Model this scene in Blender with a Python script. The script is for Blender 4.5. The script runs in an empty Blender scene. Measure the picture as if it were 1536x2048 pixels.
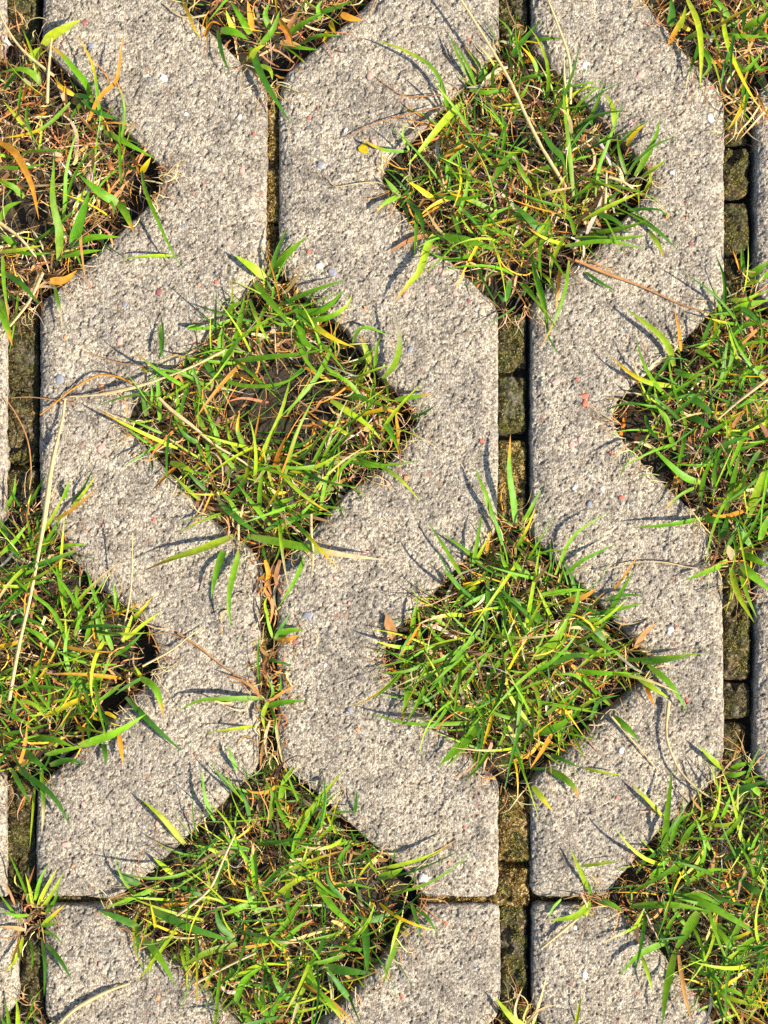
import bpy, math, random
import numpy as np
from mathutils import Vector

random.seed(7)
rng = np.random.default_rng(7)
scene = bpy.context.scene
C = scene.collection

# ------------------------------------------------------------------ camera
H = 1.25                       # camera height above the paving (m)
S = 0.3125e-3                  # metres of paving per plan unit (1536 x 2048 units = 0.48 x 0.64 m)
cam_data = bpy.data.cameras.new('camera')
cam = bpy.data.objects.new('camera', cam_data)
C.objects.link(cam)
cam.location = (0, 0, H)
cam_data.sensor_fit = 'VERTICAL'
cam_data.sensor_height = 24.0
cam_data.angle = 2 * math.atan(0.32 / H)
cam_data.clip_start = 0.01
cam_data.clip_end = 100
scene.camera = cam

# ------------------------------------------------------------------ world and sun
SUN_AZ = math.radians(-22)     # direction towards the sun in plan, from +X (right) anticlockwise
SUN_EL = math.radians(41)
world = bpy.data.worlds.new('World')
scene.world = world
world.use_nodes = True
wn = world.node_tree.nodes
sky = wn.new('ShaderNodeTexSky')
sky.sky_type = 'NISHITA'
sky.sun_disc = False
sky.sun_elevation = SUN_EL
sky.sun_rotation = math.pi / 2 - SUN_AZ
wn['Background'].inputs[1].default_value = 0.115
world.node_tree.links.new(sky.outputs[0], wn['Background'].inputs[0])
sun_data = bpy.data.lights.new('sun', 'SUN')
sun_data.energy = 5.0
sun_data.angle = math.radians(0.6)
sun_data.color = (1.0, 0.91, 0.75)
sun = bpy.data.objects.new('sun', sun_data)
C.objects.link(sun)
sd_ = Vector((math.cos(SUN_AZ) * math.cos(SUN_EL), math.sin(SUN_AZ) * math.cos(SUN_EL), math.sin(SUN_EL)))
sun.rotation_euler = sd_.to_track_quat('Z', 'Y').to_euler()
sun.location = sd_ * 3
vs = scene.view_settings
vs.view_transform = 'Standard'
vs.look = 'None'
vs.exposure = 0.92
vs.gamma = 1.0
scene.cycles.use_denoising = False

# ------------------------------------------------------------------ small helpers
def W(px, py, z=0.0):
    """plan units -> world point at height z (m), along the line of sight the plan was measured on"""
    k = (H - z) / H
    return np.array([(px - 768) * S * k, (1024 - py) * S * k, z])

def tag(o, label=None, cat=None, group=None, kind=None):
    if label: o['label'] = label
    if cat: o['category'] = cat
    if group: o['group'] = group
    if kind: o['kind'] = kind
    return o

def empty(name, loc=(0, 0, 0), parent=None):
    o = bpy.data.objects.new(name, None)
    o.empty_display_size = 0.01
    o.location = loc
    C.objects.link(o)
    if parent: o.parent = parent
    return o

def mesh_obj(name, V, F, mat, parent=None, attrs=None, smooth=True):
    """F: (n,4) or (n,3) int array"""
    V = np.asarray(V, dtype=np.float32); F = np.asarray(F, dtype=np.int32)
    me = bpy.data.meshes.new(name)
    k = F.shape[1]
    me.vertices.add(len(V)); me.vertices.foreach_set('co', V.ravel())
    me.loops.add(F.size); me.loops.foreach_set('vertex_index', F.ravel())
    me.polygons.add(len(F))
    me.polygons.foreach_set('loop_start', np.arange(0, F.size, k, dtype=np.int32))
    me.polygons.foreach_set('loop_total', np.full(len(F), k, dtype=np.int32))
    me.polygons.foreach_set('use_smooth', np.full(len(F), smooth, dtype=bool))
    for nm, typ, data in (attrs or []):
        a = me.attributes.new(nm, typ, 'POINT')
        if typ == 'FLOAT_COLOR':
            d = np.ones((len(V), 4), np.float32); d[:, :3] = data
            a.data.foreach_set('color', d.ravel())
        else:
            a.data.foreach_set('value', np.asarray(data, np.float32).ravel())
    me.materials.append(mat)
    me.update(calc_edges=True)
    o = bpy.data.objects.new(name, me)
    C.objects.link(o)
    if parent: o.parent = parent
    return o

_tab = rng.random((256, 256)).astype(np.float32)
def vnoise(x, y, scale, seed=0):
    """smooth value noise, x and y in plan units, scale = feature size in plan units"""
    u = x / scale + seed * 17.31; v = y / scale + seed * 9.77
    iu = np.floor(u).astype(int); iv = np.floor(v).astype(int)
    fu = u - iu; fv = v - iv
    fu = fu * fu * (3 - 2 * fu); fv = fv * fv * (3 - 2 * fv)
    a = _tab[iu & 255, iv & 255]; b = _tab[(iu + 1) & 255, iv & 255]
    c = _tab[iu & 255, (iv + 1) & 255]; d = _tab[(iu + 1) & 255, (iv + 1) & 255]
    return (a * (1 - fu) + b * fu) * (1 - fv) + (c * (1 - fu) + d * fu) * fv

def fbm(x, y, scale, seed=0, octs=3):
    s = 0; amp = 1; tot = 0
    for i in range(octs):
        s = s + amp * vnoise(x * math.cos(i) - y * math.sin(i), x * math.sin(i) + y * math.cos(i), scale / 2 ** i, seed + i * 3.1)
        tot += amp; amp *= 0.5
    return s / tot

_jx = rng.random((256, 256)).astype(np.float32); _jy = rng.random((256, 256)).astype(np.float32); _jh = rng.random((256, 256)).astype(np.float32)
def worley(x, y, cell, seed=0):
    u = x / cell + seed * 31.7; v = y / cell + seed * 13.3
    iu = np.floor(u).astype(int); iv = np.floor(v).astype(int)
    f1 = np.full(u.shape, 9.0, np.float32); f2 = f1.copy(); h = np.zeros(u.shape, np.float32)
    for a in (-1, 0, 1):
        for b in (-1, 0, 1):
            ca = iu + a; cb = iv + b
            dx = ca + _jx[ca & 255, cb & 255] - u; dy = cb + _jy[ca & 255, cb & 255] - v
            d = np.sqrt(dx * dx + dy * dy)
            hh = _jh[ca & 255, cb & 255]
            m = d < f1
            f2 = np.where(m, f1, np.minimum(f2, d))
            h = np.where(m, hh, h)
            f1 = np.where(m, d, f1)
    return f1, f2, h

def poly_sd(x, y, P):
    """signed distance to a closed polygon, positive inside (plan units)"""
    P = np.asarray(P, float)
    best = np.full(x.shape, 1e9); inside = np.zeros(x.shape, bool)
    n = len(P)
    for i in range(n):
        ax, ay = P[i]; bx, by = P[(i + 1) % n]
        ex, ey = bx - ax, by - ay
        t = np.clip(((x - ax) * ex + (y - ay) * ey) / (ex * ex + ey * ey + 1e-9), 0, 1)
        d = (x - ax - t * ex) ** 2 + (y - ay - t * ey) ** 2
        best = np.minimum(best, d)
        cond = (ay > y) != (by > y)
        with np.errstate(divide='ignore', invalid='ignore'):
            xc = ax + (y - ay) * ex / (ey if abs(ey) > 1e-9 else 1e-9)
        inside ^= cond & (x < xc)
    d = np.sqrt(best)
    return np.where(inside, d, -d)

def smin(a, b, k):
    h = np.clip(0.5 + 0.5 * (b - a) / k, 0, 1)
    return b * (1 - h) + a * h - k * h * (1 - h)

def sstep(a, b, x):
    t = np.clip((x - a) / (b - a), 0, 1)
    return t * t * (3 - 2 * t)

# ------------------------------------------------------------------ materials
def new_mat(name):
    m = bpy.data.materials.new(name); m.use_nodes = True
    nt = m.node_tree
    return m, nt, nt.nodes['Principled BSDF']

def N(nt, t, **kw):
    n = nt.nodes.new(t)
    for k, v in kw.items(): setattr(n, k, v)
    return n

def ramp(nt, fac, stops, interp='LINEAR'):
    r = N(nt, 'ShaderNodeValToRGB'); cr = r.color_ramp; cr.interpolation = interp
    while len(cr.elements) < len(stops): cr.elements.new(0.5)
    for e, (p, c) in zip(cr.elements, stops):
        e.position = p; e.color = (*c, 1) if len(c) == 3 else c
    nt.links.new(fac, r.inputs[0])
    return r.outputs[0]

def noise(nt, vec, scale, detail=4, rough=0.6):
    n = N(nt, 'ShaderNodeTexNoise'); n.inputs['Scale'].default_value = scale
    n.inputs['Detail'].default_value = detail; n.inputs['Roughness'].default_value = rough
    nt.links.new(vec, n.inputs['Vector']); return n.outputs['Fac']

def voro(nt, vec, scale):
    n = N(nt, 'ShaderNodeTexVoronoi'); n.inputs['Scale'].default_value = scale
    nt.links.new(vec, n.inputs['Vector']); return n

def mix(nt, fac, a, b, mode='MIX'):
    n = N(nt, 'ShaderNodeMix', data_type='RGBA', blend_type=mode)
    for sock, v in ((n.inputs['Factor'], fac), (n.inputs['A'], a), (n.inputs['B'], b)):
        if isinstance(v, (int, float)): sock.default_value = v
        elif isinstance(v, tuple): sock.default_value = (*v, 1)
        else: nt.links.new(v, sock)
    return n.outputs['Result']

def math_n(nt, op, a, b):
    n = N(nt, 'ShaderNodeMath', operation=op)
    for i, v in enumerate((a, b)):
        if isinstance(v, (int, float)): n.inputs[i].default_value = v
        else: nt.links.new(v, n.inputs[i])
    return n.outputs[0]

def bump(nt, h, strength, dist):
    b = N(nt, 'ShaderNodeBump'); b.inputs['Strength'].default_value = strength; b.inputs['Distance'].default_value = dist
    nt.links.new(h, b.inputs['Height']); return b.outputs[0]

def make_concrete():
    m, nt, P = new_mat('weathered_concrete')
    g = N(nt, 'ShaderNodeNewGeometry').outputs['Position']
    sep = N(nt, 'ShaderNodeSeparateXYZ'); nt.links.new(g, sep.inputs[0])
    # sand grains
    v1 = voro(nt, g, 760)
    s1 = N(nt, 'ShaderNodeSeparateColor'); nt.links.new(v1.outputs['Color'], s1.inputs[0])
    grain = ramp(nt, s1.outputs[0], [(0.0, (0.13, 0.11, 0.09)), (0.2, (0.30, 0.265, 0.225)), (0.5, (0.48, 0.435, 0.37)), (0.8, (0.66, 0.60, 0.51)), (1.0, (0.85, 0.78, 0.67))])
    # cement paste between
    n1 = noise(nt, g, 900, 3)
    paste = ramp(nt, n1, [(0.3, (0.27, 0.24, 0.205)), (0.7, (0.52, 0.475, 0.41))])
    col = mix(nt, 0.78, paste, grain)
    # coarser stones
    v2 = voro(nt, g, 170)
    s2 = N(nt, 'ShaderNodeSeparateColor'); nt.links.new(v2.outputs['Color'], s2.inputs[0])
    tone = ramp(nt, s2.outputs[1], [(0.0, (0.23, 0.225, 0.235)), (0.25, (0.34, 0.33, 0.33)), (0.45, (0.55, 0.52, 0.48)), (0.7, (0.62, 0.57, 0.49)), (0.86, (0.42, 0.26, 0.20)), (1.0, (0.50, 0.20, 0.14))], 'CONSTANT')
    near = ramp(nt, v2.outputs['Distance'], [(0.30, (1, 1, 1)), (0.42, (0, 0, 0))])
    pick = ramp(nt, s2.outputs[0], [(0.0, (0, 0, 0)), (0.74, (0, 0, 0)), (0.76, (1, 1, 1))])
    k = math_n(nt, 'MULTIPLY', near, pick)
    col = mix(nt, math_n(nt, 'MULTIPLY', k, 0.6), col, tone)
    # broad stains: purplish grey and warm lime bloom
    st = noise(nt, g, 22, 4, 0.62)
    col = mix(nt, 1.0, col, ramp(nt, st, [(0.32, (0.68, 0.65, 0.61)), (0.5, (0.94, 0.90, 0.83)), (0.68, (1.10, 1.04, 0.92))]), 'MULTIPLY')
    st2 = noise(nt, g, 75, 3, 0.6)
    col = mix(nt, 1.0, col, ramp(nt, st2, [(0.34, (0.76, 0.75, 0.74)), (0.55, (1.0, 1.0, 1.0)), (0.72, (1.14, 1.12, 1.06))]), 'MULTIPLY')
    nt.links.new(col, P.inputs['Base Color'])
    P.inputs['Roughness'].default_value = 0.9
    P.inputs['Specular IOR Level'].default_value = 0.25
    hb = math_n(nt, 'ADD', noise(nt, g, 950, 4, 0.75), math_n(nt, 'MULTIPLY', v1.outputs['Distance'], -0.6))
    nt.links.new(bump(nt, hb, 1.0, 0.0016), P.inputs['Normal'])
    return m

def make_stone(name, c):
    m, nt, P = new_mat(name)
    g = N(nt, 'ShaderNodeNewGeometry').outputs['Position']
    n = noise(nt, g, 700, 4)
    a = tuple(x * 0.72 for x in c); b = tuple(min(1, x * 1.25) for x in c)
    nt.links.new(ramp(nt, n, [(0.3, a), (0.7, b)]), P.inputs['Base Color'])
    P.inputs['Roughness'].default_value = 0.75
    nt.links.new(bump(nt, noise(nt, g, 1300, 3), 0.6, 0.0004), P.inputs['Normal'])
    return m

def make_soil():
    m, nt, P = new_mat('dark_soil')
    g = N(nt, 'ShaderNodeNewGeometry').outputs['Position']
    n = noise(nt, g, 160, 6, 0.7)
    col = ramp(nt, n, [(0.3, (0.012, 0.009, 0.006)), (0.55, (0.035, 0.026, 0.016)), (0.75, (0.075, 0.055, 0.032))])
    n2 = noise(nt, g, 45, 3)
    col = mix(nt, ramp(nt, n2, [(0.5, (0, 0, 0)), (0.7, (0.6, 0.6, 0.6))]), col, (0.035, 0.04, 0.01))
    nt.links.new(col, P.inputs['Base Color']); P.inputs['Roughness'].default_value = 0.95
    nt.links.new(bump(nt, noise(nt, g, 500, 5, 0.7), 0.9, 0.002), P.inputs['Normal'])
    return m

def make_moss_bed(name='mossy_concrete', gold=False):
    m, nt, P = new_mat(name)
    g = N(nt, 'ShaderNodeNewGeometry').outputs['Position']
    v = voro(nt, g, 900)
    s = N(nt, 'ShaderNodeSeparateColor'); nt.links.new(v.outputs['Color'], s.inputs[0])
    fine = ramp(nt, s.outputs[0], [(0.0, (0.012, 0.008, 0.003)), (0.5, (0.05, 0.033, 0.009)), (0.85, (0.16, 0.11, 0.03)), (1.0, (0.34, 0.26, 0.11))])
    olive = ramp(nt, s.outputs[1], [(0.0, (0.010, 0.010, 0.003)), (0.6, (0.045, 0.045, 0.008)), (1.0, (0.17, 0.16, 0.045))])
    bare = ramp(nt, s.outputs[2], [(0.0, (0.03, 0.024, 0.016)), (1.0, (0.22, 0.185, 0.135))])
    if gold: fine = ramp(nt, s.outputs[0], [(0.0, (0.03, 0.018, 0.004)), (0.45, (0.13, 0.08, 0.018)), (0.8, (0.32, 0.21, 0.06)), (1.0, (0.55, 0.42, 0.18))])
    col = fine if gold else mix(nt, ramp(nt, noise(nt, g, 48, 3), [(0.42, (0, 0, 0)), (0.58, (1, 1, 1))]), fine, olive)
    col = mix(nt, ramp(nt, noise(nt, g, 70, 4), [(0.52, (0, 0, 0)), (0.66, (0.3, 0.3, 0.3) if gold else (0.8, 0.8, 0.8))]), col, bare)
    nt.links.new(col, P.inputs['Base Color']); P.inputs['Roughness'].default_value = 0.95
    nt.links.new(bump(nt, noise(nt, g, 1300, 4, 0.7), 0.9, 0.001), P.inputs['Normal'])
    return m

def make_leaf(name, trans, rough, spec):
    m, nt, P = new_mat(name)
    a = N(nt, 'ShaderNodeAttribute', attribute_name='tint').outputs['Color']
    ac = N(nt, 'ShaderNodeAttribute', attribute_name='across').outputs['Fac']
    g = N(nt, 'ShaderNodeNewGeometry').outputs['Position']
    # ribs along the blade
    w = N(nt, 'ShaderNodeMath', operation='SINE'); nt.links.new(math_n(nt, 'MULTIPLY', ac, 38.0), w.inputs[0])
    rib = ramp(nt, math_n(nt, 'MULTIPLY_ADD', w.outputs[0], 0.5), [(0.0, (0.74, 0.76, 0.74)), (1.0, (1.16, 1.14, 1.1))])
    col = mix(nt, 1.0, a, rib, 'MULTIPLY')
    col = mix(nt, 1.0, col, ramp(nt, noise(nt, g, 260, 3), [(0.3, (0.74, 0.74, 0.74)), (0.7, (1.2, 1.2, 1.2))]), 'MULTIPLY')
    nt.links.new(col, P.inputs['Base Color'])
    P.inputs['Roughness'].default_value = rough; P.inputs['Specular IOR Level'].default_value = spec
    t = N(nt, 'ShaderNodeBsdfTranslucent'); nt.links.new(col, t.inputs['Color'])
    ms = N(nt, 'ShaderNodeMixShader'); ms.inputs[0].default_value = trans
    nt.links.new(P.outputs[0], ms.inputs[1]); nt.links.new(t.outputs[0], ms.inputs[2])
    nt.links.new(ms.outputs[0], nt.nodes['Material Output'].inputs['Surface'])
    return m

M_CONC = make_concrete(); M_SOIL = make_soil(); M_BAR = make_moss_bed(); M_GOLD = make_moss_bed('golden_moss', True)
M_LEAF = make_leaf('grass_leaf', 0.27, 0.48, 0.28); M_DRY = make_leaf('dry_grass', 0.18, 0.75, 0.1); M_MOSS = make_leaf('moss_leaf', 0.25, 0.8, 0.2)
STONES = {'r': make_stone('red_stone', (0.52, 0.13, 0.08)), 'p': make_stone('pink_stone', (0.56, 0.31, 0.25)), 'o': make_stone('orange_stone', (0.58, 0.25, 0.11)),
          'w': make_stone('pale_stone', (0.58, 0.54, 0.48)), 'k': make_stone('grey_stone', (0.22, 0.22, 0.25)), 't': make_stone('tan_stone', (0.56, 0.44, 0.30)),
          'm': make_stone('maroon_stone', (0.24, 0.08, 0.07))}

# ------------------------------------------------------------------ plan of the paving: holes and strips
HOLES = {
 'L1': [(46, 40), (80, 85), (108, 118), (250, 258), (306, 315), (322, 335), (326, 355), (318, 382), (300, 405), (250, 452), (80, 606), (44, 640), (5, 606), (-165, 452), (-215, 405), (-240, 355), (-220, 315), (-165, 258), (-20, 118), (10, 85)],
 'L2': [(44, 985), (80, 1030), (145, 1122), (190, 1170), (255, 1215), (296, 1255), (312, 1290), (316, 1320), (308, 1352), (250, 1412), (212, 1448), (95, 1558), (44, 1600), (5, 1558), (-165, 1410), (-225, 1350), (-236, 1310), (-220, 1270), (-165, 1212), (10, 1030)],
 'T':  [(545, -395), (590, -350), (770, -175), (818, -120), (822, -95), (812, -70), (700, 35), (575, 142), (550, 185), (530, 166), (380, 22), (270, -80), (256, -110), (270, -150), (330, -200), (500, -350)],
 'M':  [(548, 520), (590, 580), (690, 655), (768, 762), (822, 812), (834, 840), (822, 870), (765, 940), (700, 978), (600, 1088), (548, 1150), (500, 1102), (425, 1045), (325, 935), (270, 880), (248, 848), (256, 815), (330, 745), (400, 690), (500, 565)],
 'B':  [(545, 1515), (600, 1562), (690, 1640), (752, 1698), (813, 1745), (846, 1792), (848, 1812), (806, 1866), (768, 1918), (690, 2005), (600, 2090), (548, 2130), (500, 2090), (430, 2008), (370, 1943), (230, 1850), (212, 1822), (236, 1795), (300, 1746), (415, 1636), (485, 1566)],
 'R1': [(1032, 50), (1070, 100), (1160, 195), (1265, 300), (1295, 335), (1302, 362), (1292, 392), (1180, 508), (1118, 546), (1066, 605), (1032, 640), (992, 610), (880, 502), (830, 455), (778, 395), (762, 350), (776, 315), (850, 250), (960, 135), (998, 95)],
 'C2': [(1032, 1020), (1070, 1080), (1180, 1190), (1265, 1275), (1296, 1312), (1302, 1338), (1290, 1365), (1195, 1442), (1138, 1494), (1066, 1560), (1032, 1600), (993, 1565), (933, 1512), (883, 1455), (833, 1413), (775, 1350), (764, 1315), (778, 1278), (865, 1192), (920, 1130), (992, 1065)],
 'R3': [(1482, -380), (1520, -340), (1700, -160), (1750, -105), (1754, -80), (1740, -50), (1650, 40), (1515, 190), (1482, 230), (1450, 190), (1400, 140), (1340, 62), (1262, -30), (1235, -75), (1245, -115), (1300, -170), (1450, -335)],
 'R2': [(1482, 540), (1520, 590), (1690, 760), (1735, 810), (1740, 835), (1728, 865), (1620, 970), (1515, 1120), (1482, 1190), (1450, 1152), (1423, 1128), (1417, 1066), (1393, 1030), (1333, 970), (1288, 928), (1262, 900), (1234, 862), (1227, 832), (1235, 802), (1268, 770), (1323, 725), (1380, 670), (1448, 602)],
 'R4': [(1482, 1500), (1520, 1552), (1690, 1722), (1745, 1790), (1748, 1820), (1730, 1850), (1620, 1950), (1515, 2090), (1482, 2140), (1450, 2080), (1393, 1998), (1323, 1908), (1240, 1826), (1208, 1806), (1214, 1786), (1318, 1668), (1433, 1562)],
}
def moved(k, dx, dy): return [(x + dx, y + dy) for x, y in HOLES[k]]
OFF = {'TL': moved('L2', 0, -1910), 'TR': moved('C2', 0, -1930), 'BL': moved('L1', 4, 1945), 'BR': moved('R1', 2, 1935),
       'RT': moved('R1', 925, 0), 'RB': moved('C2', 925, 0), 'LM': moved('M', -975, 0), 'LT': moved('T', -975, 10), 'LB': moved('B', -975, 0)}
ALLH = list(HOLES.values()) + list(OFF.values())
YT, YB = -620, 2700        # how far the pavers go beyond the frame
PAVERS = [
 ('B', 'left concrete grass paver with a mossy slot down its middle', [[(-420, -135), (11, -135), (10, 1797), (-425, 1797)], [(83, -135), (79, 620), (77, 1000), (70, 1797), (494, 1797), (506, 1790), (509, 1776), (519, 1360), (534, 350), (538, -135)]]),
 ('A', 'middle concrete grass paver, the whole of its width in view', [[(557, -135), (556, 350), (553, 1360), (556, 1770), (560, 1788), (572, 1795), (978, 1796), (992, 1790), (998, 1774), (997, 600), (999, -135)], [(1064, -135), (1062, 1000), (1062, 1776), (1068, 1790), (1082, 1796), (1434, 1796), (1446, 1790), (1450, 1776), (1449, 1000), (1452, -135)]]),
 ('C', 'right concrete grass paver, cut off by the edge of the picture', [[(1514, -135), (1513, 1795), (1950, 1795), (1952, -135)]]),
 ('b', 'lower left concrete grass paver below the cross joint', [[(-420, 1812), (32, 1812), (33, YB), (-420, YB)], [(88, 1811), (89, YB), (548, YB), (536, 1809)]]),
 ('a', 'lower middle concrete grass paver below the cross joint', [[(576, 1810), (566, 1816), (562, 1830), (560, YB), (1003, YB), (1001, 1826), (996, 1814), (984, 1810)], [(1080, 1811), (1069, 1816), (1065, 1828), (1067, YB), (1452, YB), (1450, 1826), (1446, 1815), (1434, 1810)]]),
 ('c', 'lower right concrete grass paver below the cross joint', [[(1514, 1811), (1515, YB), (1952, YB), (1950, 1811)]]),
 ('bt', None, [[(-420, YT), (11, YT), (11, -146), (-420, -146)], [(83, YT), (83, -146), (538, -146), (538, YT)]]),
 ('at', None, [[(557, YT), (557, -146), (999, -146), (999, YT)], [(1064, YT), (1064, -146), (1452, -146), (1452, YT)]]),
 ('ct', None, [[(1514, YT), (1514, -146), (1950, -146), (1950, YT)]]),
]

MM = 1 / (S * 1000)            # plan units per millimetre (3.2)
def concrete_relief(x, y):
    """height of the worn surface in mm about its mean"""
    big = (fbm(x, y, 190, 5, 2) - 0.5) * 2.2 + (fbm(x, y, 60, 8, 2) - 0.5) * 0.9
    f1, f2, h = worley(x + 5 * vnoise(x, y, 7, 3), y + 5 * vnoise(x, y, 7, 4), 5.6, 1)
    grain = np.clip((f2 - f1) * 1.9, 0, 0.8) * (0.3 + 0.9 * h)
    f1b, f2b, hb = worley(x, y, 15, 2)
    lump = np.clip((f2b - f1b) * 1.3, 0, 0.6) * hb
    pit = sstep(0.60, 0.76, fbm(x * 0.9 + y * 0.25, y, 7.5, 11, 2))
    chip = sstep(0.70, 0.85, fbm(x, y, 26, 21, 2))
    fine = vnoise(x, y, 4.2, 14) - 0.5
    return big + 0.8 * grain + 0.35 * lump - 1.0 * pit - 0.5 * chip + 0.42 * fine

def strip_sd(x, y, strip):
    d = poly_sd(x, y, strip)
    x0, x1, y0, y1 = x.min(), x.max(), y.min(), y.max()
    for hp in ALLH:
        hx = [p[0] for p in hp]; hy = [p[1] for p in hp]
        if max(hx) < x0 - 10 or min(hx) > x1 + 10 or max(hy) < y0 - 10 or min(hy) > y1 + 10: continue
        d = smin(d, -poly_sd(x, y, hp), 14)
    return d + 4 * (fbm(x, y, 80, 36, 2) - 0.5) + 3.2 * (fbm(x, y, 26, 31, 3) - 0.5) + 1.5 * (vnoise(x, y, 6, 33) - 0.5)

def strip_z(x, y, d):
    """mm: worn flat top, wide soft shoulder, then the wall"""
    wv = 30 + 16 * (fbm(x, y, 150, 41, 2) - 0.5)
    q = np.clip(1 - d / wv, 0, 1)
    z = -3.7 * q ** 1.6 - 1.4 * np.clip(1 - d / 5.0, 0, 1) ** 2
    z = z + concrete_relief(x, y) * (0.35 + 0.65 * sstep(0, 10, d))
    z = np.where(d < 0, z + np.maximum(d, -4.5) * 9.0, z)
    return z

def axis(a, b, lo, hi, fine, coarse):
    """coordinates from a to b, fine between lo and hi"""
    pts = []
    if a < lo: pts += list(np.arange(a, min(lo, b), coarse))
    s, e = max(a, lo), min(b, hi)
    if e > s: pts += list(np.arange(s, e, fine))
    if b > hi: pts += list(np.arange(max(hi, a), b, coarse))
    pts.append(b)
    return np.array(sorted(set(np.round(pts, 3))))

def grid_mesh(xs, ys, fn, keep):
    X, Y = np.meshgrid(xs, ys)
    Z, d = fn(X, Y)
    ny, nx = X.shape
    idx = np.arange(nx * ny).reshape(ny, nx)
    q = np.stack([idx[1:, :-1], idx[1:, 1:], idx[:-1, 1:], idx[:-1, :-1]], -1).reshape(-1, 4)
    dm = np.max(d.ravel()[q], axis=1)
    q = q[dm > keep]
    used = np.unique(q); remap = -np.ones(nx * ny, int); remap[used] = np.arange(len(used))
    V = np.stack([(X.ravel() - 768) * S, (1024 - Y.ravel()) * S, Z.ravel() * 1e-3], 1)[used]
    return V, remap[q]

# ------------------------------------------------------------------ ground under the paving
def soil_z(x, y):
    return -19 + 9 * (fbm(x, y, 120, 51, 2) - 0.5) + 7 * (fbm(x, y, 30, 52, 3) - 0.5)
gx = axis(-460, 1990, -30, 1566, 6, 28); gy = axis(YT - 40, YB + 40, -30, 2078, 6, 28)
V, F = grid_mesh(gx, gy, lambda x, y: (soil_z(x, y), np.ones_like(x)), -1)
ground = mesh_obj('ground', V, F, M_SOIL)
tag(ground, 'dark bare soil in the bottom of the paver holes', 'soil', kind='structure')
n = 24
ang = np.linspace(0, 2 * math.pi, n, endpoint=False)
V = np.concatenate([[[0, 0, -0.042]], np.stack([40 * np.cos(ang), 40 * np.sin(ang), np.full(n, -0.042)], 1)])
F = np.array([[0, 1 + i, 1 + (i + 1) % n] for i in range(n)])
tag(mesh_obj('terrain', V, F, M_SOIL), 'earth stretching away under the paving', 'earth', kind='structure')

# ------------------------------------------------------------------ pavers
pavement = empty('pavement')
tag(pavement, 'grey concrete grass pavers with diamond holes and mossy slots', 'paving', kind='structure')
paver_of = {}
FINE = 1.8
for key, label, strips in PAVERS:
    Vs, Fs, off = [], [], 0
    for st in strips:
        px = [p[0] for p in st]; py = [p[1] for p in st]
        xs = axis(min(px) - 6, max(px) + 6, -24, 1560, FINE, 9); ys = axis(min(py) - 6, max(py) + 6, -24, 2072, FINE, 9)
        def fn(x, y, st=st):
            d = strip_sd(x, y, st); return strip_z(x, y, d), d
        V, F = grid_mesh(xs, ys, fn, -4.8)
        Vs.append(V); Fs.append(F + off); off += len(V)
    o = mesh_obj('paver', np.concatenate(Vs), np.concatenate(Fs), M_CONC, pavement)
    if label: o['label'] = label
    paver_of[key] = (o, strips)

# ------------------------------------------------------------------ recessed mossy bars and joint moss
def moss_tufts(name, spots, parent, base):
    """tiny three-leaved moss shoots at (px, py, z mm, size mm, colour)"""
    n = len(spots)
    if not n: return None
    p = np.array([s[:4] for s in spots]); col = np.array([s[4] for s in spots])
    V = np.zeros((n, 12, 3)); F = np.zeros((n, 4, 3), int)
    a0 = rng.random(n) * 6.28
    wx = (p[:, 0] - 768) * S; wy = (1024 - p[:, 1]) * S
    for k in range(4):
        a = a0 + k * 1.57 + rng.normal(0, .3, n); r = p[:, 3] * 1e-3 * rng.uniform(.6, 1.1, n)
        V[:, k * 3 + 0] = np.stack([wx - np.sin(a) * r * .3, wy + np.cos(a) * r * .3, p[:, 2] * 1e-3 - 0.0002], 1)
        V[:, k * 3 + 1] = np.stack([wx + np.sin(a) * r * .3, wy - np.cos(a) * r * .3, p[:, 2] * 1e-3 - 0.0002], 1)
        V[:, k * 3 + 2] = np.stack([wx + np.cos(a) * r * .8, wy + np.sin(a) * r * .8, p[:, 2] * 1e-3 + r * rng.uniform(.3, .9, n)], 1)
        F[:, k] = np.arange(n)[:, None] * 12 + np.array([k * 3, k * 3 + 1, k * 3 + 2])
    cols = np.repeat(col, 12, axis=0)
    o = mesh_obj(name, V.reshape(-1, 3), F.reshape(-1, 3), M_MOSS, parent, [('tint', 'FLOAT_COLOR', cols), ('across', 'FLOAT', np.zeros(n * 12))], smooth=False)
    o['kind'] = 'stuff'
    return o

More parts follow.
